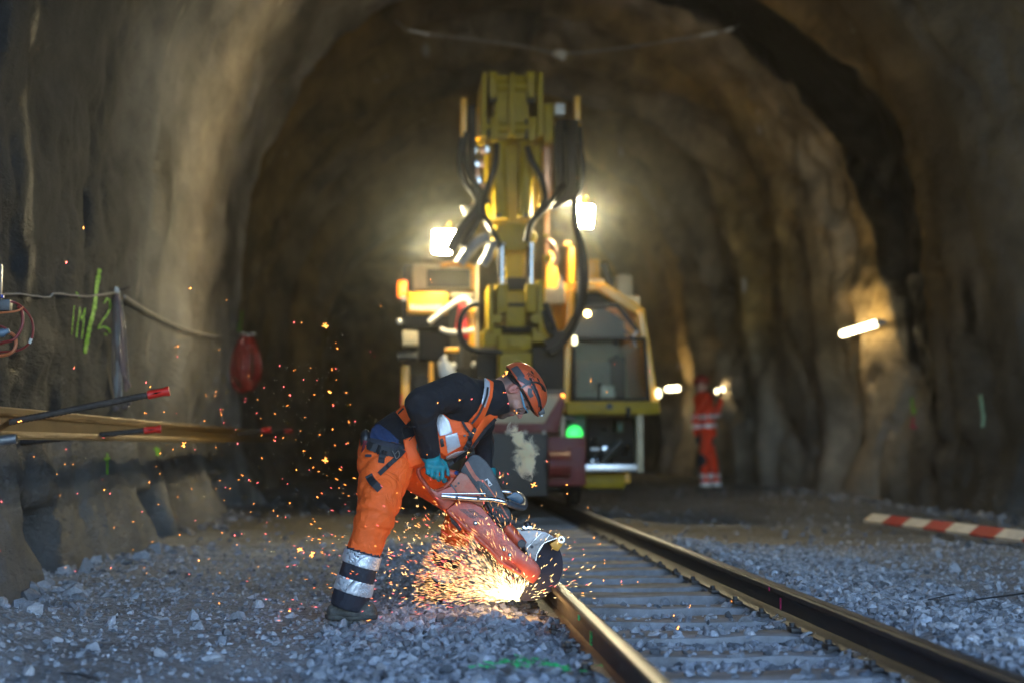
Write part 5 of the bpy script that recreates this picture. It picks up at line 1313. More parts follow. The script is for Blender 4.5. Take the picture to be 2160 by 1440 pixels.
    for i, (c, d, L, w, col, st) in enumerate(segs):
        d = np.array(d, float); a = np.cross(d, [0.1, 1, 0.2]); a /= np.linalg.norm(a) + 1e-9; b = np.cross(d, a)
        k = len(V)
        V += [c - d * L / 2, c + a * w, c - a * .5 * w + b * .87 * w, c - a * .5 * w - b * .87 * w, c + d * L / 2]
        F += [(k, k + 2, k + 1), (k, k + 3, k + 2), (k, k + 1, k + 3), (k + 4, k + 1, k + 2), (k + 4, k + 2, k + 3), (k + 4, k + 3, k + 1)]
        C += [np.array(col) * st] * 5
    me = np_mesh('sparks', np.array(V), np.array(F)); set_col(me, np.array(C))
    m = bpy.data.materials.new('glowing_sparks'); m.use_nodes = True; nt = m.node_tree; b = nt.nodes['Principled BSDF']
    a = nt.nodes.new('ShaderNodeAttribute'); a.attribute_name = 'Col'; nt.links.new(a.outputs['Color'], b.inputs['Emission Color']); b.inputs['Emission Strength'].default_value = SPARK_K; b.inputs['Base Color'].default_value = (0.05, 0.02, 0.01, 1)
    m.cycles.emission_sampling = 'NONE'
    o = link('sparks', me, m); tag(o, 'shower of glowing orange sparks flying left from the saw cut', 'sparks', kind='stuff')
    ld = bpy.data.lights.new('spark_light', 'POINT'); ld.energy = SPARK_W; ld.color = (1.0, 0.50, 0.16); ld.shadow_soft_size = 0.05
    lo = bpy.data.objects.new('spark_light', ld); COL.objects.link(lo); lo.location = Vector(src) + Vector((-0.03, -0.09, 0.035)); lo.parent = o
SPARK_K = 0.045; SPARK_W = 0.28
sparks()
# ------------------------------------------------------------------ the rail-mounted crane vehicle
YP = mat('yellow_machine_paint', (0.29, 0.195, 0.0), 0.5, 0, 0.2, 6, 0.08, 50, dust=0.25, dustcol=(0.12, 0.07, 0.003), spec=0.22)
OP = mat('orange_yellow_cab_paint', (0.75, 0.36, 0.012), 0.38, 0, 0.12, 5, 0.06, 50, dust=0.25, dustcol=(0.35, 0.22, 0.08))
DP = mat('dark_machine_parts', (0.006, 0.006, 0.005), 0.6, 0.0, 0.25, 10, 0.2, 60, dust=0.2, dustcol=(0.03, 0.025, 0.02), spec=0.25)
HOSE = mat('black_hydraulic_hose', (0.005, 0.006, 0.007), 0.45, 0, 0.1, 20, 0.1, 60, spec=0.3)
CYL = mat('hydraulic_rod', (0.45, 0.46, 0.48), 0.25, 1.0, 0.1, 10, 0.03, 50)
BEI = mat('beige_panel_paint', (0.40, 0.33, 0.20), 0.55, 0, 0.12, 6, 0.08, 50, dust=0.4, dustcol=(0.28, 0.24, 0.17))
RED = mat('oxide_red_paint', (0.13, 0.014, 0.014), 0.5, 0, 0.15, 8, 0.1, 50, dust=0.3, dustcol=(0.08, 0.035, 0.03), spec=0.3)
GRY = mat('grey_steel_plate', (0.032, 0.032, 0.029), 0.6, 0.1, 0.15, 8, 0.1, 50, dust=0.3, dustcol=(0.05, 0.047, 0.04))
GRN = mat('green_engine_paint', (0.015, 0.07, 0.035), 0.5, 0, 0.2, 8, 0.1, 50, dust=0.3, dustcol=(0.08, 0.09, 0.06))
SIL = mat('silver_step', (0.55, 0.55, 0.55), 0.35, 0.8, 0.2, 12, 0.2, 60)
REDB = mat('bright_red_panel', (0.55, 0.02, 0.015), 0.4)
WHT = mat('machine_white', (0.65, 0.63, 0.57), 0.45, dust=0.3)
GLS = mat('cab_glass', (0.75, 0.85, 0.8), 0.03, 0, 0, bump=0, trans=1.0); GLS.node_tree.nodes['Principled BSDF'].inputs['IOR'].default_value = 1.12
LAMPE = mat('work_light_lens', (1, 1, 1), 0.3, emit=(1.0, 0.86, 0.52), estr=64, bump=0, var=0)
def machine():
    root = empty('rail_crane', (1.28, 16.4, 0.0), 'yellow crane vehicle on the rails with folded boom, cab and two work lights', 'rail crane')
    def bx(a, b, c, d, y0, y1, name, m, bev=0.012, par=None, smooth=40):
        p = at(a, d, y0); q = at(c, b, y0); b_ = MB(); b_.box((p.x, y0, p.z), (q.x, y1, q.z), bev); return b_.build(name, m, par or root, smooth)
    def pg(pts, y0, y1, name, m, bev=0.01, par=None):
        b_ = MB(); b_.prism([at(x, y, y0) for x, y in pts], y0, y1, bev); return b_.build(name, m, par or root, 35)
    def hs(pts, r, name='hose', m=HOSE, par=None, y=16.0, n=8):
        P = spline([at(p[0], p[1], p[2] if len(p) > 2 else y) for p in pts], 6); b_ = MB(); b_.tube(P, r, n); return b_.build(name, m, par or root, 60)
    def pin(x, y, yy, r, ln, name='pin', m=YP, par=None):
        c = at(x, y, yy); b_ = MB(); b_.cyl(c - Vector((ln, 0, 0)), c + Vector((ln, 0, 0)), r, 14); return b_.build(name, m, par or root)
    # boom knuckle
    kn = pg(((1046, 158), (1112, 158), (1118, 292), (1040, 292)), 15.95, 16.5, 'boom_head', YP, 0.02)
    for (a, b) in ((1016, 1027), (1134, 1146), (1074, 1086)):
        pg(((a + 2, 152), (b - 1, 152), (b, 160), (b, 288), (a, 288), (a, 170)), 15.80, 16.7, 'side_plate', YP, 0.01, kn)
    for (a, b) in ((1030, 1050), (1110, 1130)):
        pg(((a, 150), (b, 150), (b - 2, 206), (a + 4, 206)), 15.84, 16.2, 'link_lug', YP, 0.015, kn)
        bx(a + 1, 192, b - 1, 214, 15.90, 16.1, 'link_gap', DP, 0.01, kn)
        pg(((a + 4, 246), (b + 2, 246), (b, 296), (a + 5, 300)), 15.84, 16.2, 'link_lug', YP, 0.015, kn)
        bx(a - 2, 250, a + 5, 290, 15.88, 16.0, 'link_gap', DP, 0.01, kn)
    pin(1080, 270, 15.93, 0.055, 0.30, par=kn); pin(1080, 182, 15.93, 0.06, 0.24, par=kn)
    # upper arm: two cylinders in front of a tapering box
    arm = pg(((1026, 292), (1142, 292), (1140, 420), (1128, 470), (1100, 505), (1062, 505), (1036, 470), (1028, 420)), 16.25, 16.9, 'upper_arm', YP, 0.03)
    for (a, b) in ((1040, 1064), (1098, 1126)):
        x0 = (a + b) / 2; P0 = at(x0, 300, 16.1); P1 = at(x0 + (4 if a < 1080 else -6), 462, 16.12)
        b_ = MB(); b_.cyl(P0, P1, 0.085, 18, 0.080); c = b_.build('boom_cylinder', YP, arm)
        bx(x0 - 7, 452, x0 + 4, 458, 16.02, 16.05, 'plate_label', GRY, 0.0, c)
    pg(((1050, 470), (1118, 470), (1134, 500), (1120, 530), (1046, 530), (1038, 500)), 16.1, 16.8, 'arm_foot', YP, 0.03)
    pg(((1064, 505), (1108, 505), (1104, 590), (1066, 590)), 16.3, 17.0, 'lower_arm', YP, 0.03)
    for x in (1059, 1121):
        b_ = MB(); b_.cyl(at(x, 512, 16.05), at(x, 602, 16.05), 0.034, 14); b_.build('piston_rod', CYL, root)
        bx(x - 12, 598, x + 12, 660, 15.95, 16.3, 'cylinder_mount', YP, 0.02)
        for yy in (520, 545): bx(x - 9, yy, x - 5, yy + 40, 16.02, 16.1, 'guide', DP, 0.004)
    bx(1030, 600, 1042, 700, 16.0, 16.6, 'slew_plate', YP, 0.01); bx(1135, 590, 1147, 700, 16.0, 16.6, 'slew_plate', YP, 0.01)
    bx(1068, 585, 1112, 612, 16.1, 16.8, 'gap_block', DP, 0.02)
    bx(1066, 612, 1110, 690, 16.05, 16.8, 'slew_block', YP, 0.03)
    bx(1068, 640, 1108, 646, 16.02, 16.1, 'slew_seam', DP, 0.005)
    for x in (1050, 1130):
        b_ = MB(); c = at(x, 672, 16.0); b_.cyl(c, c + Vector((0, 0.1, 0)), 0.05, 14); b_.build('pivot_cap', YP, root)
    bx(1020, 692, 1060, 730, 16.1, 16.7, 'lower_bracket', YP, 0.02); bx(1122, 690, 1160, 722, 16.1, 16.7, 'lower_bracket', YP, 0.02)
    pg(((1050, 706), (1122, 706), (1122, 735), (1108, 740), (1062, 740), (1050, 735)), 15.95, 16.6, 'rotator', YP, 0.02); bx(1072, 715, 1100, 732, 15.90, 15.96, 'rotator_block', YP, 0.01)
    b_ = MB(); b_.cyl(at(1086, 700, 16.3), at(1086, 690, 16.3), 0.24, 20); b_.build('slew_ring', DP, root)
    bx(1052, 742, 1122, 800, 16.0, 16.8, 'column_foot', YP, 0.02)
    bx(1005, 740, 1050, 870, 16.3, 17.2, 'dark_housing', DP, 0.02); bx(1122, 730, 1190, 826, 16.2, 17.2, 'dark_housing', DP, 0.02)
    bx(1130, 820, 1192, 832, 16.1, 16.2, 'edge_beam', GRY, 0.005)
    # upright posts with hoses beside the head
    bx(972, 206, 985, 292, 16.0, 16.12, 'post', OP, 0.01); bx(1212, 202, 1225, 270, 16.0, 16.12, 'post', OP, 0.01)
    pg(((1212, 372), (1226, 376), (1226, 402), (1213, 402)), 16.05, 16.15, 'post_foot', OP, 0.01)
    bx(987, 220, 1004, 380, 16.05, 16.25, 'hose_block', DP, 0.03); bx(1004, 226, 1016, 290, 16.2, 16.4, 'side_plate', OP, 0.01)
    bx(1147, 218, 1168, 300, 16.1, 16.4, 'valve_bracket', YP, 0.015); bx(1170, 218, 1192, 242, 16.0, 16.15, 'junction_box', WHT, 0.02)
    vb = bx(1174, 250, 1228, 420, 16.1, 16.45, 'valve_bank', DP, 0.05)
    r = random.Random(4)
    for i in range(6):
        x = 1178 + i * 9; hs([(x, 250 + r.random() * 20, 15.95), (x + r.uniform(-4, 4), 330, 15.9), (x + r.uniform(-8, 5), 400, 15.95), (x - 25 - 6 * i, 440, 16.0)], 0.026)
    for i in range(9):
        c = at(1180 + r.random() * 42, 262 + r.random() * 110, 16.0); b_ = MB(); b_.cyl(c, c + Vector((0.02, 0, 0.05 + 0.05 * r.random())), 0.017, 8); b_.build('hose_fitting', CYL, vb)
    copper = mat('copper_pipe', (0.45, 0.22, 0.12), 0.35, 0.8)
    bx(1147, 300, 1168, 420, 16.3, 16.5, 'copper_tube_bank', copper, 0.02)
    hs([(975, 290), (968, 340), (978, 380), (1000, 410), (1022, 455), (1040, 490), (1056, 520)], 0.032)
    hs([(985, 280), (978, 320), (990, 370), (1012, 400), (1030, 430)], 0.030)
    hs([(1048, 305, 15.9), (1044, 350, 15.85), (1030, 390, 15.85), (1018, 440, 15.9), (1036, 480, 15.9)], 0.032)
    hs([(1112, 310, 15.9), (1122, 340, 15.85), (1140, 370, 15.85), (1150, 420, 15.9), (1128, 460, 15.9), (1112, 500, 15.95)], 0.032)
    hs([(1190, 390, 15.9), (1150, 440, 15.85), (1120, 470, 15.85), (1110, 510, 15.9)], 0.036)
    hs([(1215, 300, 15.9), (1228, 340), (1226, 380), (1212, 420), (1214, 470), (1224, 520), (1226, 580), (1222, 640), (1205, 690), (1172, 722), (1150, 738)], 0.040)
    hs([(1212, 470, 16.1), (1232, 540, 16.1), (1234, 600, 16.1), (1222, 660, 16.0), (1190, 720, 15.9), (1160, 745, 15.9)], 0.036)
    hs([(1010, 640), (985, 650), (970, 680), (974, 715), (995, 736), (1030, 740), (1060, 742)], 0.030)
    hs([(1150, 640, 16.0), (1165, 680), (1172, 710), (1150, 725)], 0.034); hs([(1146, 655, 16.0), (1160, 700), (1190, 700), (1210, 670)], 0.026)
    hs([(1000, 392), (1012, 432), (985, 470), (962, 505), (950, 530)], 0.06, 'hose_bundle'); hs([(1018, 440), (1000, 480), (975, 520)], 0.05, 'hose_bundle')
    hs([(1030, 500), (1006, 512), (985, 535), (970, 556)], 0.055, 'sleeved_hose', mat('grey_hose_sleeve', (0.22, 0.22, 0.22), 0.5, 0, 0.3, 12, 0.4, 40)); hs([(1042, 510), (1030, 540), (1018, 560)], 0.05, 'sleeved_hose', MATS['grey_hose_sleeve'])
    for i in range(12):
        c = at(1000 + r.random() * 28, 290 + r.random() * 120, 16.15); b_ = MB(); b_.box(c - Vector((.03, .03, .05)), c + Vector((.03, .03, .05)), 0.012, Euler((0, r.uniform(-.6, .6), 0)).to_matrix()); b_.build('pipe_clamp', CYL if i % 2 else copper, root)
    bx(1150, 420, 1158, 560, 16.4, 16.5, 'pipe', copper, 0.01); hs([(1150, 505), (1165, 515), (1175, 545), (1168, 560)], 0.025, 'bent_pipe', copper)
    hs([(1153, 545, 16.1), (1154, 545.5, 16.1), (1155, 546, 16.0)], 0.04, 'cap', YP); hs([(1151, 498, 16.1), (1153, 499, 16.0)], 0.03, 'cap', YP)
    # work lights
    for (pts, nm) in ((((914, 486), (962, 485), (964, 512), (950, 535), (913, 533)), 'left'), (((1204, 431), (1253, 433), (1250, 480), (1212, 476)), 'right')):
        cx = sum(p[0] for p in pts) / len(pts); cy = sum(p[1] for p in pts) / len(pts)
        h = pg([(cx + (x - cx) * 1.12, cy + (y - cy) * 1.14) for x, y in pts], 16.47, 16.60, 'work_light_housing', DP, 0.01)
        pg(pts, 16.39, 16.468, 'work_light_lens', LAMPE, 0.02, h)
        hs([(cx, cy - 26, 16.55), (cx + 8, cy - 40, 16.6)], 0.02, 'lamp_bracket', OP, h)
    b_ = MB(); b_.tube([at(976, 435, 16.3), at(990, 465, 16.3)], 0.022, 8); b_.build('mirror_edge', WHT, root); b_ = MB(); b_.tube([at(990, 432, 16.3), at(1004, 450, 16.3)], 0.05, 8); b_.build('mirror', CYL, root)
    # left body
    bd = bx(846, 556, 1000, 1010, 18.2, 24, 'left_body', GRY, 0.05)
    hd_ = bx(870, 556, 1000, 612, 17.4, 18.4, 'rear_cabinet', BEI, 0.03); bx(900, 568, 992, 606, 17.37, 17.42, 'cabinet_panel', GRY, 0.01, hd_)
    hs([(930, 560), (960, 556), (995, 562), (1000, 572), (1000, 612)], 0.03, 'cabinet_rail', OP, hd_, 17.3)
    bc = bx(839, 592, 859, 626, 16.9, 17.05, 'beacon', mat('orange_beacon', (0.8, 0.15, 0.01), 0.2, emit=(1.0, 0.13, 0.01), estr=0.35, bump=0), 0.02); bx(846, 626, 858, 634, 16.9, 17.0, 'beacon_base', WHT, 0.01, bc)
    yb = bx(859, 616, 946, 661, 16.8, 17.3, 'yellow_locker', OP, 0.03)
    for i in range(9):
        x = 866 + i * 7.6; bx(x, 643, x + 4.4, 655, 16.79, 16.81, 'locker_slot', WHT, 0.0, yb)
    bx(950, 618, 998, 626, 16.9, 17.0, 'handrail', BEI, 0.015)
    hs([(905, 680), (930, 660), (975, 630), (1000, 646)], 0.03, 'white_arm', WHT, None, 16.8); hs([(928, 694), (945, 700), (975, 700), (1000, 696)], 0.025, 'white_bar', WHT, None, 16.7)
    pg(((968, 640), (984, 634), (988, 715), (972, 715), (960, 690)), 16.9, 17.0, 'red_panel', REDB, 0.01)
    bx(988, 645, 1003, 735, 16.95, 17.2, 'yellow_upright', OP, 0.02); bx(1003, 560, 1010, 800, 16.9, 17.0, 'beige_post', BEI, 0.01)
    bx(850, 665, 950, 692, 16.9, 17.5, 'dark_rack', DP, 0.02); bx(848, 697, 882, 728, 16.8, 17.2, 'olive_crate', BEI, 0.02); bx(884, 690, 950, 760, 17.2, 17.6, 'dark_rack', DP, 0.02)
    hs([(838, 752), (852, 750), (880, 752)], 0.06, 'grey_cylinder', GRY, None, 16.9)
    hs([(939, 737), (968, 738)], 0.028, 'yellow_handle', OP, None, 16.7)
    for (a, b, c, d, m_) in ((846, 770, 864, 870, OP), (906, 762, 914, 830, OP), (845, 830, 852, 870, REDB), (870, 790, 900, 860, DP), (860, 840, 872, 870, GRY), (966, 725, 976, 800, GRY), (915, 775, 1000, 872, DP)):
        bx(a, b, c, d, 16.95, 17.3, 'rack_part', m_, 0.015)
    pg(((924, 762), (938, 752), (950, 765), (965, 790), (955, 800), (928, 795)), 16.6, 16.8, 'white_funnel', WHT, 0.02); hs([(933, 752), (938, 758)], 0.045, 'white_lid', WHT, None, 16.55)
    for (x, y) in ((842, 678), (957, 770), (1000, 768)):
        b_ = MB(); b_.ball(at(x, y, 16.7), 0.035, 10); b_.build('reflector', WHT, root)
    # right of the boom
    pg(((1152, 530), (1170, 530), (1180, 590), (1200, 600), (1240, 600), (1240, 640), (1150, 640)), 16.9, 17.4, 'yellow_bracket', OP, 0.02)
    bx(1200, 520, 1212, 600, 16.8, 17.2, 'yellow_upright', OP, 0.015); bx(1190, 510, 1206, 518, 16.8, 16.95, 'upright_cap', OP, 0.005)
    bx(1150, 608, 1192, 640, 16.4, 16.7, 'pale_box', BEI, 0.015); pg(((1176, 608), (1190, 608), (1184, 578)), 16.4, 16.5, 'white_cone', WHT, 0.004)
    bx(1234, 546, 1266, 596, 19, 20.5, 'rear_box', OP, 0.03); bx(1300, 578, 1336, 660, 18.4, 19.2, 'exhaust_cowl', BEI, 0.06); hs([(1272, 556), (1284, 590), (1296, 606)], 0.05, 'grey_strut', GRY, None, 18.6)
    bx(1230, 588, 1276, 604, 17.4, 18.4, 'rear_box', BEI, 0.02)
    # cab
    def fr(pts, r, name='cab_frame', m=OP, y=16.25): return hs(pts, r, name, m, None, y)
    def bar(a, b, w, y0, y1, name='cab_frame', m=OP, par=None):
        A = at(a[0], a[1], y0); B = at(b[0], b[1], y0); d = (B - A).normalized(); n = Vector((-d.z, 0, d.x)) * w
        b_ = MB(); b_.prism([A + n, B + n, B - n, A - n], y0, y1, 0.008); return b_.build(name, m, par or root, 35)
    bar((1208, 604), (1272, 604), 0.045, 16.4, 18.0); bar((1266, 602), (1356, 660), 0.050, 16.38, 18.0); bar((1352, 655), (1366, 740), 0.042, 16.36, 17.9); bar((1365, 735), (1386, 870), 0.040, 16.34, 17.8)
    bar((1205, 610), (1193, 870), 0.034, 16.37, 17.9); bar((1340, 668), (1348, 730), 0.012, 16.5, 17.9)
    bb = pg(((1196, 846), (1391, 846), (1391, 873), (1196, 873)), 16.2, 17.9, 'cab_sill', YP, 0.015)
    bx(1280, 850, 1292, 862, 16.18, 16.2, 'sill_plate', GRY, 0.0, bb); bx(1322, 858, 1330, 880, 16.15, 16.25, 'sill_latch', DP, 0.0, bb)
    bx(1205, 625, 1350, 845, 17.85, 17.95, 'cab_back_wall', BEI, 0.0)
    pg(((1216, 650), (1302, 650), (1345, 700), (1345, 712), (1210, 712)), 17.3, 17.36, 'cab_ceiling_lining', GRY, 0.0)
    bar((1212, 643), (1306, 643), 0.020, 16.45, 16.55, 'windscreen_frame', GRY); bar((1304, 643), (1352, 705), 0.018, 16.45, 16.55, 'windscreen_frame', GRY)
    bx(1212, 618, 1300, 640, 16.6, 17.8, 'roof_lining', DP, 0.01)
    pg(((1212, 646), (1302, 646), (1356, 708), (1366, 846), (1212, 846)), 16.52, 16.535, 'windscreen', GLS, 0.0)
    g = bx(1208, 711, 1362, 717, 16.28, 16.34, 'guard_frame', DP, 0.004); bx(1208, 838, 1372, 845, 16.28, 16.34, 'guard_frame', DP, 0.004)
    bar((1211, 714), (1211, 842), 0.016, 16.28, 16.34, 'guard_frame', DP); bar((1360, 714), (1368, 842), 0.016, 16.28, 16.34, 'guard_frame', DP)
    gm = MB()
    for i in range(1, 22):
        x = 1211 + i * 7; gm.tube([at(x, 716, 16.31), at(x, 841, 16.31)], 0.0022, 4, False)
    for i in range(1, 18): gm.tube([at(1211, 716 + i * 7, 16.305), at(1366, 716 + i * 7, 16.305)], 0.0022, 4, False)
    go = gm.build('guard_mesh', DP, root, None); go['kind'] = 'stuff'
    st = bx(1214, 762, 1292, 842, 17.1, 17.4, 'seat_back', mat('grey_seat_fabric', (0.33, 0.31, 0.26), 0.9, 0, 0.15, 20, 0.4, 80), 0.06); bx(1214, 820, 1300, 845, 16.8, 17.3, 'seat_cushion', MATS['grey_seat_fabric'], 0.05)
    bx(1268, 812, 1296, 842, 16.7, 16.9, 'control_box', WHT, 0.02); bx(1262, 806, 1270, 842, 16.75, 16.9, 'armrest', DP, 0.01); bx(1290, 752, 1320, 842, 17.0, 17.3, 'console', DP, 0.03)
    for (x, y, rr) in ((1299, 722, .035), (1301, 753, .03)):
        b_ = MB(); b_.ball(at(x, y, 16.9), rr, 10); b_.build('control_knob', GRY, root)
    hs([(1290, 660, 16.8), (1310, 690, 16.8), (1335, 712, 16.8)], 0.012, 'cable'); hs([(1340, 730, 16.4), (1336, 712, 16.4), (1345, 698, 16.4)], 0.018, 'mirror_arm', WHT)
    b_ = MB(); b_.ball(at(1239, 662, 17.1), 0.035, 12); cl = b_.build('cab_lamp', mat('cab_lamp_glow', (1, .8, .5), 0.3, emit=(1.0, 0.55, 0.18), estr=4, bump=0), root)
    for y in (714, 722): 
        b_ = MB(); b_.ball(at(1212, y, 16.2), 0.028, 10); b_.build('marker_light', mat('marker_glow', (1, 1, .6), 0.3, emit=(1, .95, .55), estr=0.35, bump=0), root)
    b_ = MB(); b_.ball(at(1389, 829, 16.3), 0.035, 12, (1, 1, 1.6)); b_.build('side_marker_lamp', MATS['marker_glow'], root)
    # front deck
    pg(((1062, 832), (1184, 832), (1150, 892), (1040, 892)), 15.95, 16.3, 'tilted_deck_plate', BEI, 0.01)
    pg(((1040, 892), (1150, 892), (1186, 832), (1192, 850), (1178, 912), (1040, 912)), 15.85, 16.6, 'front_beam', RED, 0.012)
    fb = bx(985, 912, 1155, 1046, 15.8, 17.4, 'front_box', GRY, 0.015)
    for x in (1012, 1070, 1108, 1148):
        b_ = MB(); c = at(x, 911, 15.76); b_.ball(c, 0.020, 10); b_.build('bolt_head', WHT, fb)
    bf = bx(1156, 920, 1236, 978, 15.9, 16.4, 'buffer_beam', RED, 0.015)
    bx(1157, 976, 1234, 1024, 15.86, 16.4, 'buffer_housing', RED, 0.02)
    b_ = MB(); b_.cyl(at(1157, 978, 15.72), at(1202, 978, 15.72), 0.13, 24); b_.build('coupling_drum', RED, root); bx(1200, 940, 1236, 1022, 15.85, 16.2, 'buffer_bracket', RED, 0.015); bx(1156, 1000, 1200, 1020, 15.9, 16.4, 'drawgear', RED, 0.02)
    mk_ = mat('orange_marker', (1, .3, .05), 0.3, emit=(1, .25, .03), estr=1.0, bump=0)
    b_ = MB(); b_.ball(at(1187, 834, 15.9), 0.018, 10); b_.build('deck_marker', mk_, root)
    # equipment below the cab
    bx(1182, 876, 1192, 925, 16.2, 16.5, 'beige_upright', BEI, 0.005); bx(1194, 874, 1236, 1000, 16.6, 17.0, 'green_housing', GRN, 0.02); bx(1193, 876, 1214, 886, 16.3, 16.5, 'pale_plate', GRY, 0.005)
    b_ = MB(); c = at(1212, 914, 16.3); b_.ball(c, 0.085, 16, (1, 0.5, 1.05)); b_.build('green_lamp', mat('green_lamp_glow', (0.1, 1, 0.2), 0.3, emit=(0.04, 1.0, 0.12), estr=0.16, bump=0), root)
    bx(1240, 880, 1345, 990, 17.2, 17.6, 'dark_engine_bay', DP, 0.02)
    for i in range(16):
        x = 1240 + r.random() * 92; y = 884 + r.random() * 85; w = 5 + r.random() * 12; h = 4 + r.random() * 16
        bx(x, y, x + w, y + h, 16.7 + r.random() * .3, 17.2, 'engine_part', r.choice([DP, GRY, GRN, DP, CYL, DP]), 0.01)
    hs([(1246, 946), (1264, 946)], 0.02, 'valve_wheel', SIL, None, 16.4); hs([(1255, 946), (1255, 975)], 0.02, 'valve_stem', GRY, None, 16.5); hs([(1270, 975), (1285, 955), (1300, 940), (1310, 930)], 0.04, 'elbow_pipe', GRY, None, 16.6)
    bx(1344, 874, 1357, 996, 16.3, 16.5, 'beige_upright', BEI, 0.008)
    sp_ = bx(1230, 978, 1346, 993, 16.15, 16.6, 'silver_step', SIL, 0.012)
    bx(1230, 997, 1320, 1030, 16.5, 18.0, 'fuel_tank', YP, 0.04); bx(1318, 995, 1330, 1018, 16.5, 16.8, 'tank_bracket', OP, 0.01)
    bx(1240, 1018, 1316, 1036, 16.6, 18, 'under_frame', DP, 0.02)
    for wx in (RX0, RX1):
        for y in (16.9, 20.5):
            b_ = MB(); c = Vector((wx, y, 0.16 + 0.36)); b_.cyl(c - Vector((0.06, 0, 0)), c + Vector((0.06, 0, 0)), 0.36, 28); w = b_.build('rail_wheel', DP, root)
            b_ = MB(); c2 = c + Vector((0.02 if wx < 1 else -0.02, 0, 0)); b_.cyl(c2 - Vector((0.075, 0, 0)), c2 + Vector((0.075, 0, 0)), 0.16, 20); b_.build('wheel_hub', GRY, w)
    bx(1010, 1000, 1190, 1040, 16.9, 24, 'chassis', DP, 0.02)
    return root
crane = machine()

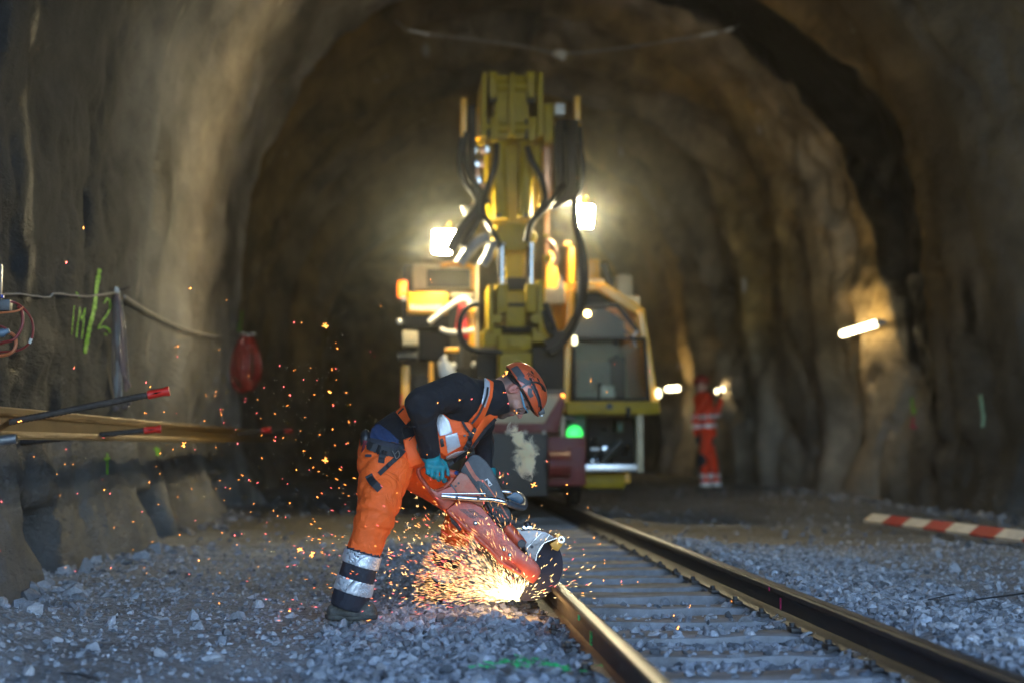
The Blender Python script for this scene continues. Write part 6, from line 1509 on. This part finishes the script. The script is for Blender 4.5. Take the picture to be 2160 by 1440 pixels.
# ------------------------------------------------------------------ distant worker
def far_worker():
    Y = 25.8; k = 1.0
    root = empty('person', (at(1490, 1040, Y).x, Y, 0.0), 'distant worker in red high visibility suit standing by the right wall', 'person')
    p = lambda x, y, dy=0.0: np.array(at(x, y, Y + dy))
    REDC = mat('red_work_suit', (0.80, 0.045, 0.008), 0.8, 0, 0.12, 8, 0.3, 200)
    RB = mat('bright_reflective_band', (0.85, 0.85, 0.88), 0.4, 0.0, 0.06, 12, 0.1, 60)
    hip, sh, hdc = p(1492, 918), p(1484, 845), p(1480, 812)
    kn = [p(1483, 970, -.10), p(1502, 970, .14)]; an = [p(1490, 1030, -.10), p(1512, 1030, .14)]
    elb = p(1512, 872, .22); hand = p(1520, 842, .15); eln = p(1466, 880, -.25); han = p(1468, 915, -.2)
    def legs(P, ex=0): 
        d = 1e9 + 0 * P[:, 0]
        for i, s in enumerate((-.09, .10)): d = smin(d, smin(sd_cone(P, hip + (0, s, 0), kn[i], .115 + ex, .085 + ex), sd_cone(P, kn[i], an[i], .085 + ex, .075 + ex), .03), .03)
        return d
    def tor(P, ex=0): return smin(sd_cone(P, hip, sh, .16 + ex, .17 + ex, 1.2), sd_cone(P, sh + (0, -.13, 0.02), sh + (0, .13, 0.02), .10 + ex, .10 + ex), .05)
    def arms(P, ex=0):
        return np.minimum(smin(sd_cone(P, sh + (0, .2, 0), elb, .075 + ex, .06 + ex), sd_cone(P, elb, hand, .06 + ex, .045 + ex), .02), smin(sd_cone(P, sh + (0, -.2, 0), eln, .075 + ex, .06 + ex), sd_cone(P, eln, han, .06 + ex, .045 + ex), .02))
    def headf(P): return smin(smin(sd_ell(P, hdc, (.10, .085, .12)), sd_cone(P, hdc + (-.03, 0, -.05), hdc + (-.05, 0, -.09), .05, .04), .02), sd_cone(P, hdc + (0.01, 0, -.05), sh + (0, 0, 0.05), .06, .065), .03)
    def body(P): return smin(smin(smin(legs(P, -.02), tor(P, -.02), .03), arms(P, -.015), .03), headf(P), .02)
    lo, hi = bounds([hip, sh, hdc, *kn, *an, elb, hand, eln, han], .22)
    skin('body', body, lo, hi, 0.025, SKINM, root)
    skin('jacket', lambda P: smax(smin(tor(P), arms(P), .03) + 0.01 * fbm(P[:, 0] * 7, P[:, 1] * 7, P[:, 2] * 7, 2), -(P[:, 2] - (hip[2] - 0.02)), .01), lo, hi, 0.02, REDC, root)
    skin('trousers', lambda P: smax(smax(legs(P) + 0.01 * fbm(P[:, 0] * 6, P[:, 1] * 6, P[:, 2] * 6, 2), P[:, 2] - hip[2] - .03, .01), -(P[:, 2] - 0.12), .01), lo, hi, 0.02, REDC, root)
    def band(z, h, f0, nm='reflective_band'):
        zz = at(1490, z, Y).z; skin(nm, lambda P: smax(smax(f0(P) - .012, -(f0(P) - .001), .002), np.abs(P[:, 2] - zz - 0.05 * (P[:, 0] - hip[0])) - h, .003), lo, hi, 0.016, RB, root)
    tf = lambda P: smin(tor(P), arms(P), .03)
    band(878, .042, tf); band(897, .042, tf)
    for i in (0, 1):
        lf = (lambda a, b, c, i: (lambda P: np.minimum(sd_cone(P, b, c, .088, .078), 9)))(0, kn[i], an[i], i)
        for z in (1003, 1020):
            zz = at(1490, z, Y).z; skin('reflective_band', lambda P: smax(smax(lf(P) - .014, -(lf(P) - .001), .002), np.abs(P[:, 2] - zz) - .045, .003), lo, hi, 0.016, RB, root)
        skin('boot', lambda P: smax(smin(sd_cone(P, an[i] + (0, 0, 0.03), an[i] + (0, 0, -.06), .075, .065), sd_cone(P, [an[i][0], an[i][1], .05], [an[i][0] - .13, an[i][1], .045], .055, .05), .03), -P[:, 2] + 0.0, .005), lo, hi, 0.022, BOOT, root)
    skin('helmet', lambda P: smax(smin(sd_ell(P, hdc + (0, 0, .05), (.145, .12, .125)), sd_ell(P, hdc + (-.06, 0, .03), (.12, .10, .012)), .01), -(P[:, 2] - hdc[2] - .02), .004), lo, hi, 0.018, HELM2, root)
    skin('pocket', lambda P: smax(sd_ell(P, p(1500, 925, -.14), (.07, .05, .12)), -legs(P, -.02), .01), lo, hi, 0.02, NAVYC, root); skin('pocket', lambda P: smax(sd_ell(P, p(1472, 922, -.1), (.05, .07, .13)), -legs(P, -.02), .01), lo, hi, 0.02, NAVYC, root)
    skin('knee_patch', lambda P: smax(legs(P, .012), np.linalg.norm(P - kn[0] - (-.05, 0, 0), axis=1) - .13, .01), lo, hi, 0.02, NAVYC, root)
HELM2 = mat('dark_red_helmet', (0.28, 0.022, 0.015), 0.4)
far_worker()

# mist volumes added to carry the glow round the crane's work lights
def lamp_glow(c, rad, dens, label):
    m = bpy.data.materials.new('glow_volume'); m.use_nodes = True; nt = m.node_tree; nt.nodes.clear(); N = nt.nodes; L = nt.links
    o = N.new('ShaderNodeOutputMaterial'); v = N.new('ShaderNodeVolumePrincipled'); v.inputs['Color'].default_value = (0.93, 0.98, 0.86, 1); v.inputs['Anisotropy'].default_value = 0.45
    tc = N.new('ShaderNodeTexCoord'); mp = N.new('ShaderNodeMapping'); mp.vector_type = 'TEXTURE'; mp.inputs['Location'].default_value = c; mp.inputs['Scale'].default_value = rad
    L.new(tc.outputs['Object'], mp.inputs[0]); ln = N.new('ShaderNodeVectorMath'); ln.operation = 'LENGTH'; L.new(mp.outputs[0], ln.inputs[0])
    a = N.new('ShaderNodeMath'); a.operation = 'SUBTRACT'; a.use_clamp = True; a.inputs[0].default_value = 1.0; L.new(ln.outputs['Value'], a.inputs[1])
    p = N.new('ShaderNodeMath'); p.operation = 'POWER'; L.new(a.outputs[0], p.inputs[0]); p.inputs[1].default_value = 0.9
    d = N.new('ShaderNodeMath'); d.operation = 'MULTIPLY'; L.new(p.outputs[0], d.inputs[0]); d.inputs[1].default_value = dens
    L.new(d.outputs[0], v.inputs['Density']); L.new(v.outputs[0], o.inputs['Volume'])
    b_ = MB(); b_.ball(c, 1.0, 24, rad); tag(b_.build('glow_mist', m, None, 180), label, 'mist', kind='stuff')
lamp_glow(at(925, 500, 16.25), (1.15, 1.0, 1.15), 0.019, 'added mist carrying the glow round the left work light of the crane')
lamp_glow(at(1245, 450, 16.25), (1.35, 1.0, 1.35), 0.019, 'added mist carrying the glow round the right work light of the crane')
# ------------------------------------------------------------------ along the left wall
def wall_x(y, z):
    """left wall surface x at depth y and height z"""
    s = np.linspace(0, 5.5, 300); X, _, Z = wall_pts(s, np.full(300, y)); return float(np.interp(z, Z, X))
GOLD = mat('stored_rail_steel', (0.20, 0.125, 0.045), 0.42, 0.8, 0.10, 2, 0.10, 60, dust=0.4, dustcol=(0.08, 0.055, 0.025))
REBAR = mat('rusty_rebar', (0.055, 0.042, 0.032), 0.65, 0.4, 0.35, 25, 0.4, 120, dust=0.4, dustcol=(0.12, 0.09, 0.07))
REDCAP = mat('red_plastic_cap', (0.62, 0.022, 0.012), 0.38, 0, 0.12, 30, 0.1, 90, dust=0.15, dustcol=(0.35, 0.1, 0.08))
BX = -1.86
bt = empty('stored_rail', (BX, 6, 0.862), 'long brownish steel rail stored on rods along the left wall', 'stored rail')
zb = 0.848
rl = rail_mesh('rail_section', lambda y: BX + 0.0 * y, 3.0, 27.0, lambda y: zb + 0.02 * math.exp(-((y - 7) / 5) ** 2), GOLD, bt, 0.5)
def rebar(y, p_tip, root_z, r, label, cap=True):
    xw = wall_x(y, root_z) - 0.15; t = empty('rebar_anchor', (xw, y, root_z), label, 'rock anchor', 'rock anchors holding the stored rail')
    A = Vector((xw, y, root_z)); B = Vector(p_tip); d = (B - A).normalized(); L = (B - A).length
    b_ = MB(); n = int(L / 0.010); pts = [A + d * (L * i / n) for i in range(n + 1)]; b_.tube(pts, [r * (1.10 if i % 2 else 0.94) for i in range(n + 1)], 9); b_.build('ribbed_bar', REBAR, t, 30)
    if cap:
        c0 = B - d * 0.10; b_ = MB(); b_.tube([c0, c0 + d * .004, c0 + d * 0.075, B + d * .0, B + d * 0.006], [r * 1.0, r * 1.38, r * 1.25, r * 1.55, r * 1.5], 12); c = b_.build('red_cap', REDCAP, t, 30)
        b_ = MB(); nn = Vector((0, -1, 0)); 
        for sg in (0, 1):
            b_.poly([c0 + d * 0.022 + nn * r * 1.42, c0 + d * 0.045 + nn * r * 1.42 + Vector((0, 0, 0.004)), c0 + d * 0.070 + nn * r * 1.42, c0 + d * 0.045 + nn * r * 1.42 - Vector((0, 0, 0.004))][::1 if sg else -1])
        b_.build('cap_slot', BLKPL, c, None)
rebar(7.55, at(355, 824, 7.55), 0.845, 0.0155, 'thick ribbed rod with red cap nearest the camera in front of the stored rail')
rebar(9.75, at(338, 904, 9.75), 0.835, 0.0165, 'shorter ribbed rod with red cap just below the stored rail')
rebar(17.8, at(570, 905, 17.8), 0.845, 0.018, 'blurred rod with red cap further along the stored rail')
rebar(21.0, at(616, 907, 21.0), 0.845, 0.018, 'farthest small red capped rod along the stored rail')
for (a, b) in ((7.55, 0.845),):
    pass
pt = empty('steel_pipe', at(-60, 935, 6.9), 'bright grey steel pipe end sticking out at the left edge', 'pipe')
b_ = MB(); A, B = at(-130, 944, 6.9), at(35, 924, 6.9); b_.cyl(A, B, 0.021, 20); po = b_.build('pipe', mat('galvanised_pipe', (0.35, 0.36, 0.37), 0.35, 0.85, 0.15, 20, 0.1, 90), pt); b_ = MB(); d = (B - A).normalized(); b_.cyl(B - d * .001, B + d * 0.001, 0.016, 18); b_.build('pipe_bore', BLKPL, po)

# rope and cables
ROPE = mat('dusty_grey_rope', (0.34, 0.31, 0.27), 0.9, 0, 0.3, 40, 0.6, 200)
r_ = random.Random(3)
def drape(pix, off, sag=0.0, n=10):
    out = []
    for px, py in pix:
        h, nn = on_wall(px, py, off); out.append(h)
    return out
def rope(name, pts, r, m, label, cat, k=6, jit=0.0):
    P = spline(pts, k); P = [p + Vector((0, 0, jit * r_.uniform(-1, 1))) for p in P]
    b_ = MB(); b_.tube(P, r, 7); o = b_.build(name, m, None, 60); tag(o, label, cat); return o
rope('rope', drape([(-40, 622), (20, 620), (90, 627), (108, 620), (170, 624), (238, 616)], 0.03), 0.0065, ROPE, 'taut grey rope along the left wall from the edge to the hook', 'rope', 6, 0.002)
rope('rope', drape([(250, 626), (290, 650), (340, 678), (400, 700), (450, 712), (500, 718)], 0.05), 0.012, ROPE, 'grey rope sagging from the hook to the red cable coil', 'rope', 6, 0.001)
cabs = [mat('brown_grey_cable', (0.12, 0.085, 0.07), 0.5, 0, 0.25, 30, 0.3, 80), mat('grey_cable', (0.20, 0.19, 0.175), 0.5, 0, 0.25, 30, 0.3, 80), mat('pinkish_cable', (0.20, 0.115, 0.10), 0.5, 0, 0.25, 30, 0.3, 80)]
hk, _n = on_wall(244, 610, 0.07)
cb_ = empty('cable_bundle', hk, 'bundle of grey and brown cables hanging from a hook on the left wall', 'cable bundle')
strands = [[(241, 612), (240, 680), (238, 760), (241, 830)], [(244, 612), (245, 690), (247, 770), (244, 850)], [(248, 612), (256, 690), (262, 770), (266, 825)], [(250, 614), (262, 680), (268, 760), (272, 820)], [(246, 612), (250, 660), (252, 740), (256, 835)], [(243, 612), (250, 700), (258, 780), (275, 815)], [(247, 614), (242, 700), (252, 800), (250, 860)]]
for i, s in enumerate(strands):
    P = []
    for j, (x, y) in enumerate(s):
        P.append(at(x, y, hk.y + r_.uniform(-.03, .01)))
    b_ = MB(); b_.tube(spline(P, 6), 0.008 + 0.002 * (i % 3), 7); b_.build('cable', cabs[i % 3], cb_, 60)
b_ = MB(); b_.tube(spline([at(240, 618, hk.y - .03), at(245, 607, hk.y - .03), at(250, 618, hk.y - .03)], 5), 0.012, 8); b_.build('hook_wrap', WHT, cb_)
b_ = MB(); b_.cyl(at(228, 620, hk.y - .01), at(274, 606, hk.y + .02), 0.007, 8); b_.build('wall_hook', REBAR, cb_)
for (x, y, s) in ((243, 862, .035), (262, 858, .03), (252, 845, .02), (272, 850, .022)):
    b_ = MB(); b_.ball(at(x, y, hk.y), s, 8, (1, 1, .8)); b_.build('cable_knot', cabs[0], cb_)
b_ = MB(); b_.tube([at(248, 785, hk.y - .03), at(246, 800, hk.y - .03), at(246, 835, hk.y - .03)], [0.012, 0.02, 0.014], 10); b_.build('grey_plug', cabs[1], cb_)
# red cable coil on the wall
ck = at(522, 765, 20.6)
cc = empty('cable_coil', ck, 'red cable coil hanging on the left wall at the end of the rope', 'cable coil')
REDCB = mat('red_cable', (0.30, 0.022, 0.012), 0.4, 0, 0.2, 20, 0.2, 60)
for i in range(11):
    w = r_.uniform(0.09, 0.19) if i % 4 else 0.03; h = r_.uniform(0.26, 0.37); ox = r_.uniform(-.05, .04); oz = r_.uniform(-.04, .04); oy = r_.uniform(-.06, .06); ph = r_.uniform(-.15, .15)
    P = [ck + Vector((ox + w * math.sin(a) * (1 - .25 * math.cos(a)), oy + 0.02 * math.sin(3 * a), oz + h * math.cos(a) + ph * w * math.sin(a))) for a in [2 * math.pi * j / 20 for j in range(21)]]
    b_ = MB(); b_.tube(P, 0.013, 6, False); b_.build('cable_loop', REDCB, cc, 60)
b_ = MB(); b_.tube([ck + Vector((-.1, 0, .38)), ck + Vector((0.02, -.05, .36)), ck + Vector((0.1, 0, .38))], 0.02, 6); b_.build('coil_tie', ROPE, cc)
# electrical box with red and orange leads at the left edge
bxm = mat('dark_blue_grey_box', (0.02, 0.03, 0.05), 0.4, 0, 0.2, 20, 0.1, 60)
jb = empty('junction_box', at(-15, 610, 7.6), 'dark blue electrical box at the left picture edge with looping leads', 'junction box')
p, q = at(-70, 636, 7.6), at(6, 558, 7.6); b_ = MB(); b_.box((p.x, 7.57, p.z), (q.x, 7.61, q.z), 0.004); b_.build('box_body', bxm, jb)
p, q = at(-60, 657, 7.6), at(26, 633, 7.6); b_ = MB(); b_.box((p.x, 7.55, p.z), (q.x, 7.61, q.z), 0.006); b_.build('socket_strip', BLKPL, jb)
p, q = at(2, 628, 7.52), at(6.5, 622, 7.52); b_ = MB(); b_.box((p.x, 7.52, p.z), (q.x, 7.55, q.z)); b_.build('blue_stripe', mat('blue_stripe', (0.01, 0.05, 0.4), 0.4, bump=0), jb)
LR = mat('maroon_lead', (0.20, 0.025, 0.02), 0.4); LO = mat('orange_lead', (0.45, 0.13, 0.045), 0.4); LG = mat('grey_blue_plug', (0.10, 0.14, 0.18), 0.45)
for (pts, m_, r0) in (([(10, 636), (35, 640), (60, 662), (70, 690), (64, 720), (40, 738), (0, 742), (-40, 744)], LR, 0.0058), ([(-40, 660), (0, 660), (36, 656), (50, 648)], LO, 0.0050), ([(38, 646), (47, 660), (46, 690), (30, 715), (8, 722), (-30, 735)], LR, 0.0075), ([(10, 700), (28, 706), (34, 722), (26, 742), (0, 750), (-40, 748)], LO, 0.0085), ([(-40, 682), (0, 688), (14, 694)], LR, 0.006)):
    b_ = MB(); b_.tube(spline([at(x, y, 7.55 + 0.03 * r_.random()) for x, y in pts], 6), r0, 8); b_.build('lead', m_, jb, 60)
b_ = MB(); b_.tube([at(-25, 705, 7.5), at(8, 702, 7.5), at(12, 700, 7.5), at(20, 697, 7.5)], [0.021, 0.021, 0.014, 0.012], 12); b_.build('plug', LG, jb)
b_ = MB(); b_.tube([at(62, 724, 7.545), at(66, 714, 7.545)], 0.0075, 8); b_.build('lead_label', WHT, jb)
# cable across the crown with a small fixture
ca = spline([at(855, 62, 22), at(900, 72, 22), at(1000, 84, 22), at(1100, 98, 22), at(1180, 113, 22), at(1260, 108, 22), at(1380, 92, 22), at(1480, 75, 22), at(1545, 62, 22)], 5)
cr_ = empty('ceiling_cable', at(1180, 113, 22), 'sagging cable strung across the tunnel crown with a small fixture at its middle', 'ceiling cable')
b_ = MB(); b_.tube(ca, 0.014, 6); b_.build('cable', ROPE, cr_)
b_ = MB(); c = at(1180, 114, 21.95); b_.ball(c, 0.09, 14, (1.2, .8, .7)); b_.ball(c + Vector((.04, 0, -.05)), 0.05, 10); b_.build('fixture', WHT, cr_)
for (a, b, w) in (((862, 64), (905, 74), .022), ((1478, 76), (1510, 70), .026), ((1530, 66), (1546, 60), .03)):
    b_ = MB(); b_.tube([at(*a, 21.98), at(*b, 21.98)], w, 8); b_.build('cable_clamp', WHT, cr_)
b_ = MB(); b_.tube([at(855, 62, 22), at(835, 45, 22.3)], 0.012, 6); b_.tube([at(1545, 62, 22), at(1568, 45, 22.3)], 0.012, 6); b_.build('end_wire', ROPE, cr_)['kind'] = 'stuff'

# spray paint on the walls: ribbons lying on the surface
def ribbon(V, F, pts, w, off=0.006, rough=0.25):
    P = []
    for i in range(len(pts) - 1):
        (x0, y0), (x1, y1) = pts[i], pts[i + 1]; n = max(2, int(math.hypot(x1 - x0, y1 - y0) / 3))
        for j in range(n): P.append((x0 + (x1 - x0) * j / n, y0 + (y1 - y0) * j / n))
    P.append(pts[-1]); k = len(V)
    for i, (x, y) in enumerate(P):
        a = P[max(0, i - 1)]; b = P[min(len(P) - 1, i + 1)]; dx, dy = b[0] - a[0], b[1] - a[1]; l = math.hypot(dx, dy) + 1e-6; nx, ny = -dy / l, dx / l
        ww = w * (1 + rough * r_.uniform(-1, 1))
        for s in (-ww, 0, ww):
            h, _ = on_wall(x + nx * s, y + ny * s, off); V.append(tuple(h))
    for i in range(len(P) - 1):
        for j in (0, 1): F.append((k + i * 3 + j, k + i * 3 + j + 1, k + i * 3 + 4 + j, k + i * 3 + 3 + j))
def paint_mat(name, col):
    m = mat(name, col, 0.7, 0, 0.2, 12, 0.4, 60); nt = m.node_tree; N = nt.nodes; L = nt.links
    tc = N.new('ShaderNodeTexCoord'); n = N.new('ShaderNodeTexNoise'); n.inputs['Scale'].default_value = 55; n.inputs['Detail'].default_value = 4; L.new(tc.outputs['Object'], n.inputs['Vector'])
    r = N.new('ShaderNodeMapRange'); r.inputs[1].default_value = 0.36; r.inputs[2].default_value = 0.50; r.inputs[3].default_value = 0.12; r.inputs[4].default_value = 1; L.new(n.outputs['Fac'], r.inputs[0]); L.new(r.outputs[0], N['Principled BSDF'].inputs['Alpha']); return m
LIME = paint_mat('lime_spray_paint', (0.22, 0.62, 0.01)); PINK = paint_mat('pink_spray_paint', (0.60, 0.02, 0.14)); GREENP = paint_mat('bright_green_paint', (0.02, 0.60, 0.16)); PALE = paint_mat('pale_green_paint', (0.25, 0.45, 0.35))
def marks(name, strokes, m, label, off=0.008):
    V = []; F = []
    for pts, w in strokes: ribbon(V, F, pts, w, off)
    me = bpy.data.meshes.new(name); me.from_pydata(V, [], F); me.update(); o = link(name, me, m, None, 180); tag(o, label, 'paint mark', None); return o
marks('spray_marking', [([(208, 567), (203, 600), (197, 650), (185, 700), (177, 744)], 4.0), ([(154, 645), (149, 705)], 1.2), ([(166, 648), (159, 712)], 1.3), ([(166, 650), (170, 676), (178, 650), (170, 715)], 1.2), ([(158, 616), (166, 628)], 1.8), ([(217, 640), (223, 630), (230, 634), (231, 648), (224, 664), (213, 678), (204, 692), (218, 689), (229, 694), (230, 702)], 1.6), ([(218, 703), (224, 707)], 2.2)], LIME, 'lime green sprayed strokes reading like 1M/2 on the left wall')
marks('spray_marking', [([(510, 655), (508, 672), (505, 700)], 1.6), ([(503, 682), (501, 700)], 1.4)], LIME, 'faint lime spray strokes above the red cable coil')
marks('spray_marking', [([(224, 955), (224, 1000)], 2.0), ([(218, 968), (230, 966)], 3.0)], LIME, 'small lime cross sprayed low on the wall below the short rod')
marks('spray_marking', [([(325, 945), (332, 950), (330, 960)], 3.0)], LIME, 'dull lime blot low on the wall right of the lime cross')
marks('spray_marking', [([(1926, 838), (1928, 860), (1930, 872)], 2.6), ([(1924, 862), (1934, 868)], 1.8)], LIME, 'lime sprayed mark on the right wall above the pink mark', 0.02)
marks('spray_marking', [([(1929, 882), (1926, 902)], 2.6), ([(1926, 900), (1936, 902)], 2.2)], PINK, 'pink sprayed mark on the right wall below the lime mark', 0.02)
marks('spray_marking', [([(2071, 830), (2074, 850), (2078, 880), (2076, 900)], 3.5)], PALE, 'pale green smear around a drill hole on the right wall', 0.02)
# paint on the rails and the ballast
def side_strip(x, y, z0, z1, w, m, label, name='paint_stripe', sl=0.0):
    b_ = MB(); b_.box((x - 0.004, y - w, z0), (x + 0.001, y + w, z1), 0.0); o = b_.build(name, m, None, None); tag(o, label, 'paint mark')
gx = RX0
side_strip(gx - 0.0085, at(1274, 1395, 6.25).y, 0.052, 0.110, 0.022, GREENP, 'bright green stroke on the web of the near rail')
side_strip(gx - 0.0345, at(1268, 1360, 6.3).y + .15, 0.128, 0.147, 0.020, GREENP, 'bright green dab on the head of the near rail')
side_strip(RX1 - 0.0085, 7.5, 0.05, 0.105, 0.010, PINK, 'thin pink line on the web of the right rail')
side_strip(RX1 - 0.0345, 7.62, 0.128, 0.147, 0.008, PINK, 'thin pink line on the head of the right rail')
b_ = MB()
for i in range(70):
    x = r_.gauss(0.42, 0.11); y = 5.62 + r_.gauss(0, 0.05); a = r_.uniform(0, 3); s = r_.uniform(0.008, 0.02); z = float(ground_z(x, y)) + 0.046 + r_.uniform(-.006, .006)
    b_.poly([(x + s * math.cos(a + k * 1.25), y + s * math.sin(a + k * 1.25), z + 0.004 * math.sin(k * 2 + i)) for k in range(5)])
o = b_.build('ground_paint', GREENP, None, None); tag(o, 'bright green spray paint on the ballast beside the near rail', 'ground paint', kind='stuff')

# ------------------------------------------------------------------ barrier pole on the right
PR_ = mat('barrier_red', (0.36, 0.02, 0.018), 0.5, 0, 0.2, 12, 0.1, 60, dust=0.35, dustcol=(0.25, 0.16, 0.14)); PW_ = mat('barrier_white', (0.60, 0.56, 0.50), 0.5, 0, 0.15, 12, 0.1, 60, dust=0.4, dustcol=(0.33, 0.30, 0.26))
A = at(1832, 1090, 16.3); A = Vector((A.x, 16.3, 0.13)); 
def gpt(px, py, z):
    d = (at(px, py, 10) - CAM); t = (z - CAM.z) / d.z; return CAM + d * t
A = gpt(1832, 1091, 0.10); B = gpt(2230, 1139, 0.10)
bp = empty('barrier_board', A, 'red and white striped barrier board lying on the gravel by the right wall', 'barrier board')
n = 8
for i in range(n):
    a = A.lerp(B, i / n); b = A.lerp(B, (i + 1) / n); d = (b - a).normalized(); up = Vector((0, 0, 1)); sd = d.cross(up).normalized()
    bm_ = MB(); h = 0.035; t = 0.06; vs = []
    pts = [a + sd * t, a - sd * t, b - sd * t, b + sd * t]; V = [p_ - up * 0.012 + 0 * up for p_ in pts] + [p_ + up * 0.012 + (sd * 0) for p_ in pts]
    me = bpy.data.meshes.new('stripe'); me.from_pydata([tuple(v) for v in V], [], [(3, 2, 1, 0), (4, 5, 6, 7), (0, 1, 5, 4), (1, 2, 6, 5), (2, 3, 7, 6), (3, 0, 4, 7)]); me.update()
    tilt = Matrix.Rotation(R(35), 4, d)
    for v in me.vertices: v.co = A + tilt @ (v.co - A)
    o = link('white_stripe' if i % 2 == 0 else 'red_stripe', me, PW_ if i % 2 == 0 else PR_, bp, None)
# wire with a connector on the right gravel
g0 = [gpt(x, y, 0.055) for x, y in ((1958, 1264), (1985, 1258), (2012, 1252))]; g1 = [gpt(x, y, 0.06) for x, y in ((2020, 1266), (2045, 1266), (2070, 1262), (2110, 1257), (2170, 1249), (2230, 1240))]
b_ = MB(); b_.tube(spline(g1, 4), 0.005, 6); wo = b_.build('wire', BLKPL, None, 60); tag(wo, 'thin black wire with a plug lying on the right gravel', 'wire')
b_ = MB(); b_.box(gpt(2040, 1270, 0.05), gpt(2056, 1258, 0.08), 0.006); b_.build('wire_plug', BLKPL, wo)
b_ = MB(); b_.tube(spline(g0, 4), 0.004, 6); wo = b_.build('wire', BLKPL, None, 60); tag(wo, 'short loose end of black wire left of the plug on the gravel', 'wire')
g2 = [gpt(x, y, 0.03) for x, y in ((128, 1418), (165, 1421), (190, 1428), (210, 1436))]; b_ = MB(); b_.tube(spline(g2, 4), 0.005, 6); wo = b_.build('twig', BLKPL, None, 60); tag(wo, 'dark thin twig on the gravel at the lower left', 'twig')
g3 = [gpt(x, y, 0.03) for x, y in ((345, 1265), (370, 1258), (392, 1256))]; b_ = MB(); b_.tube(spline(g3, 4), 0.005, 6); wo = b_.build('twig', WOOD, None, 60); tag(wo, 'short brown stick on the gravel left of the crouching worker', 'twig')
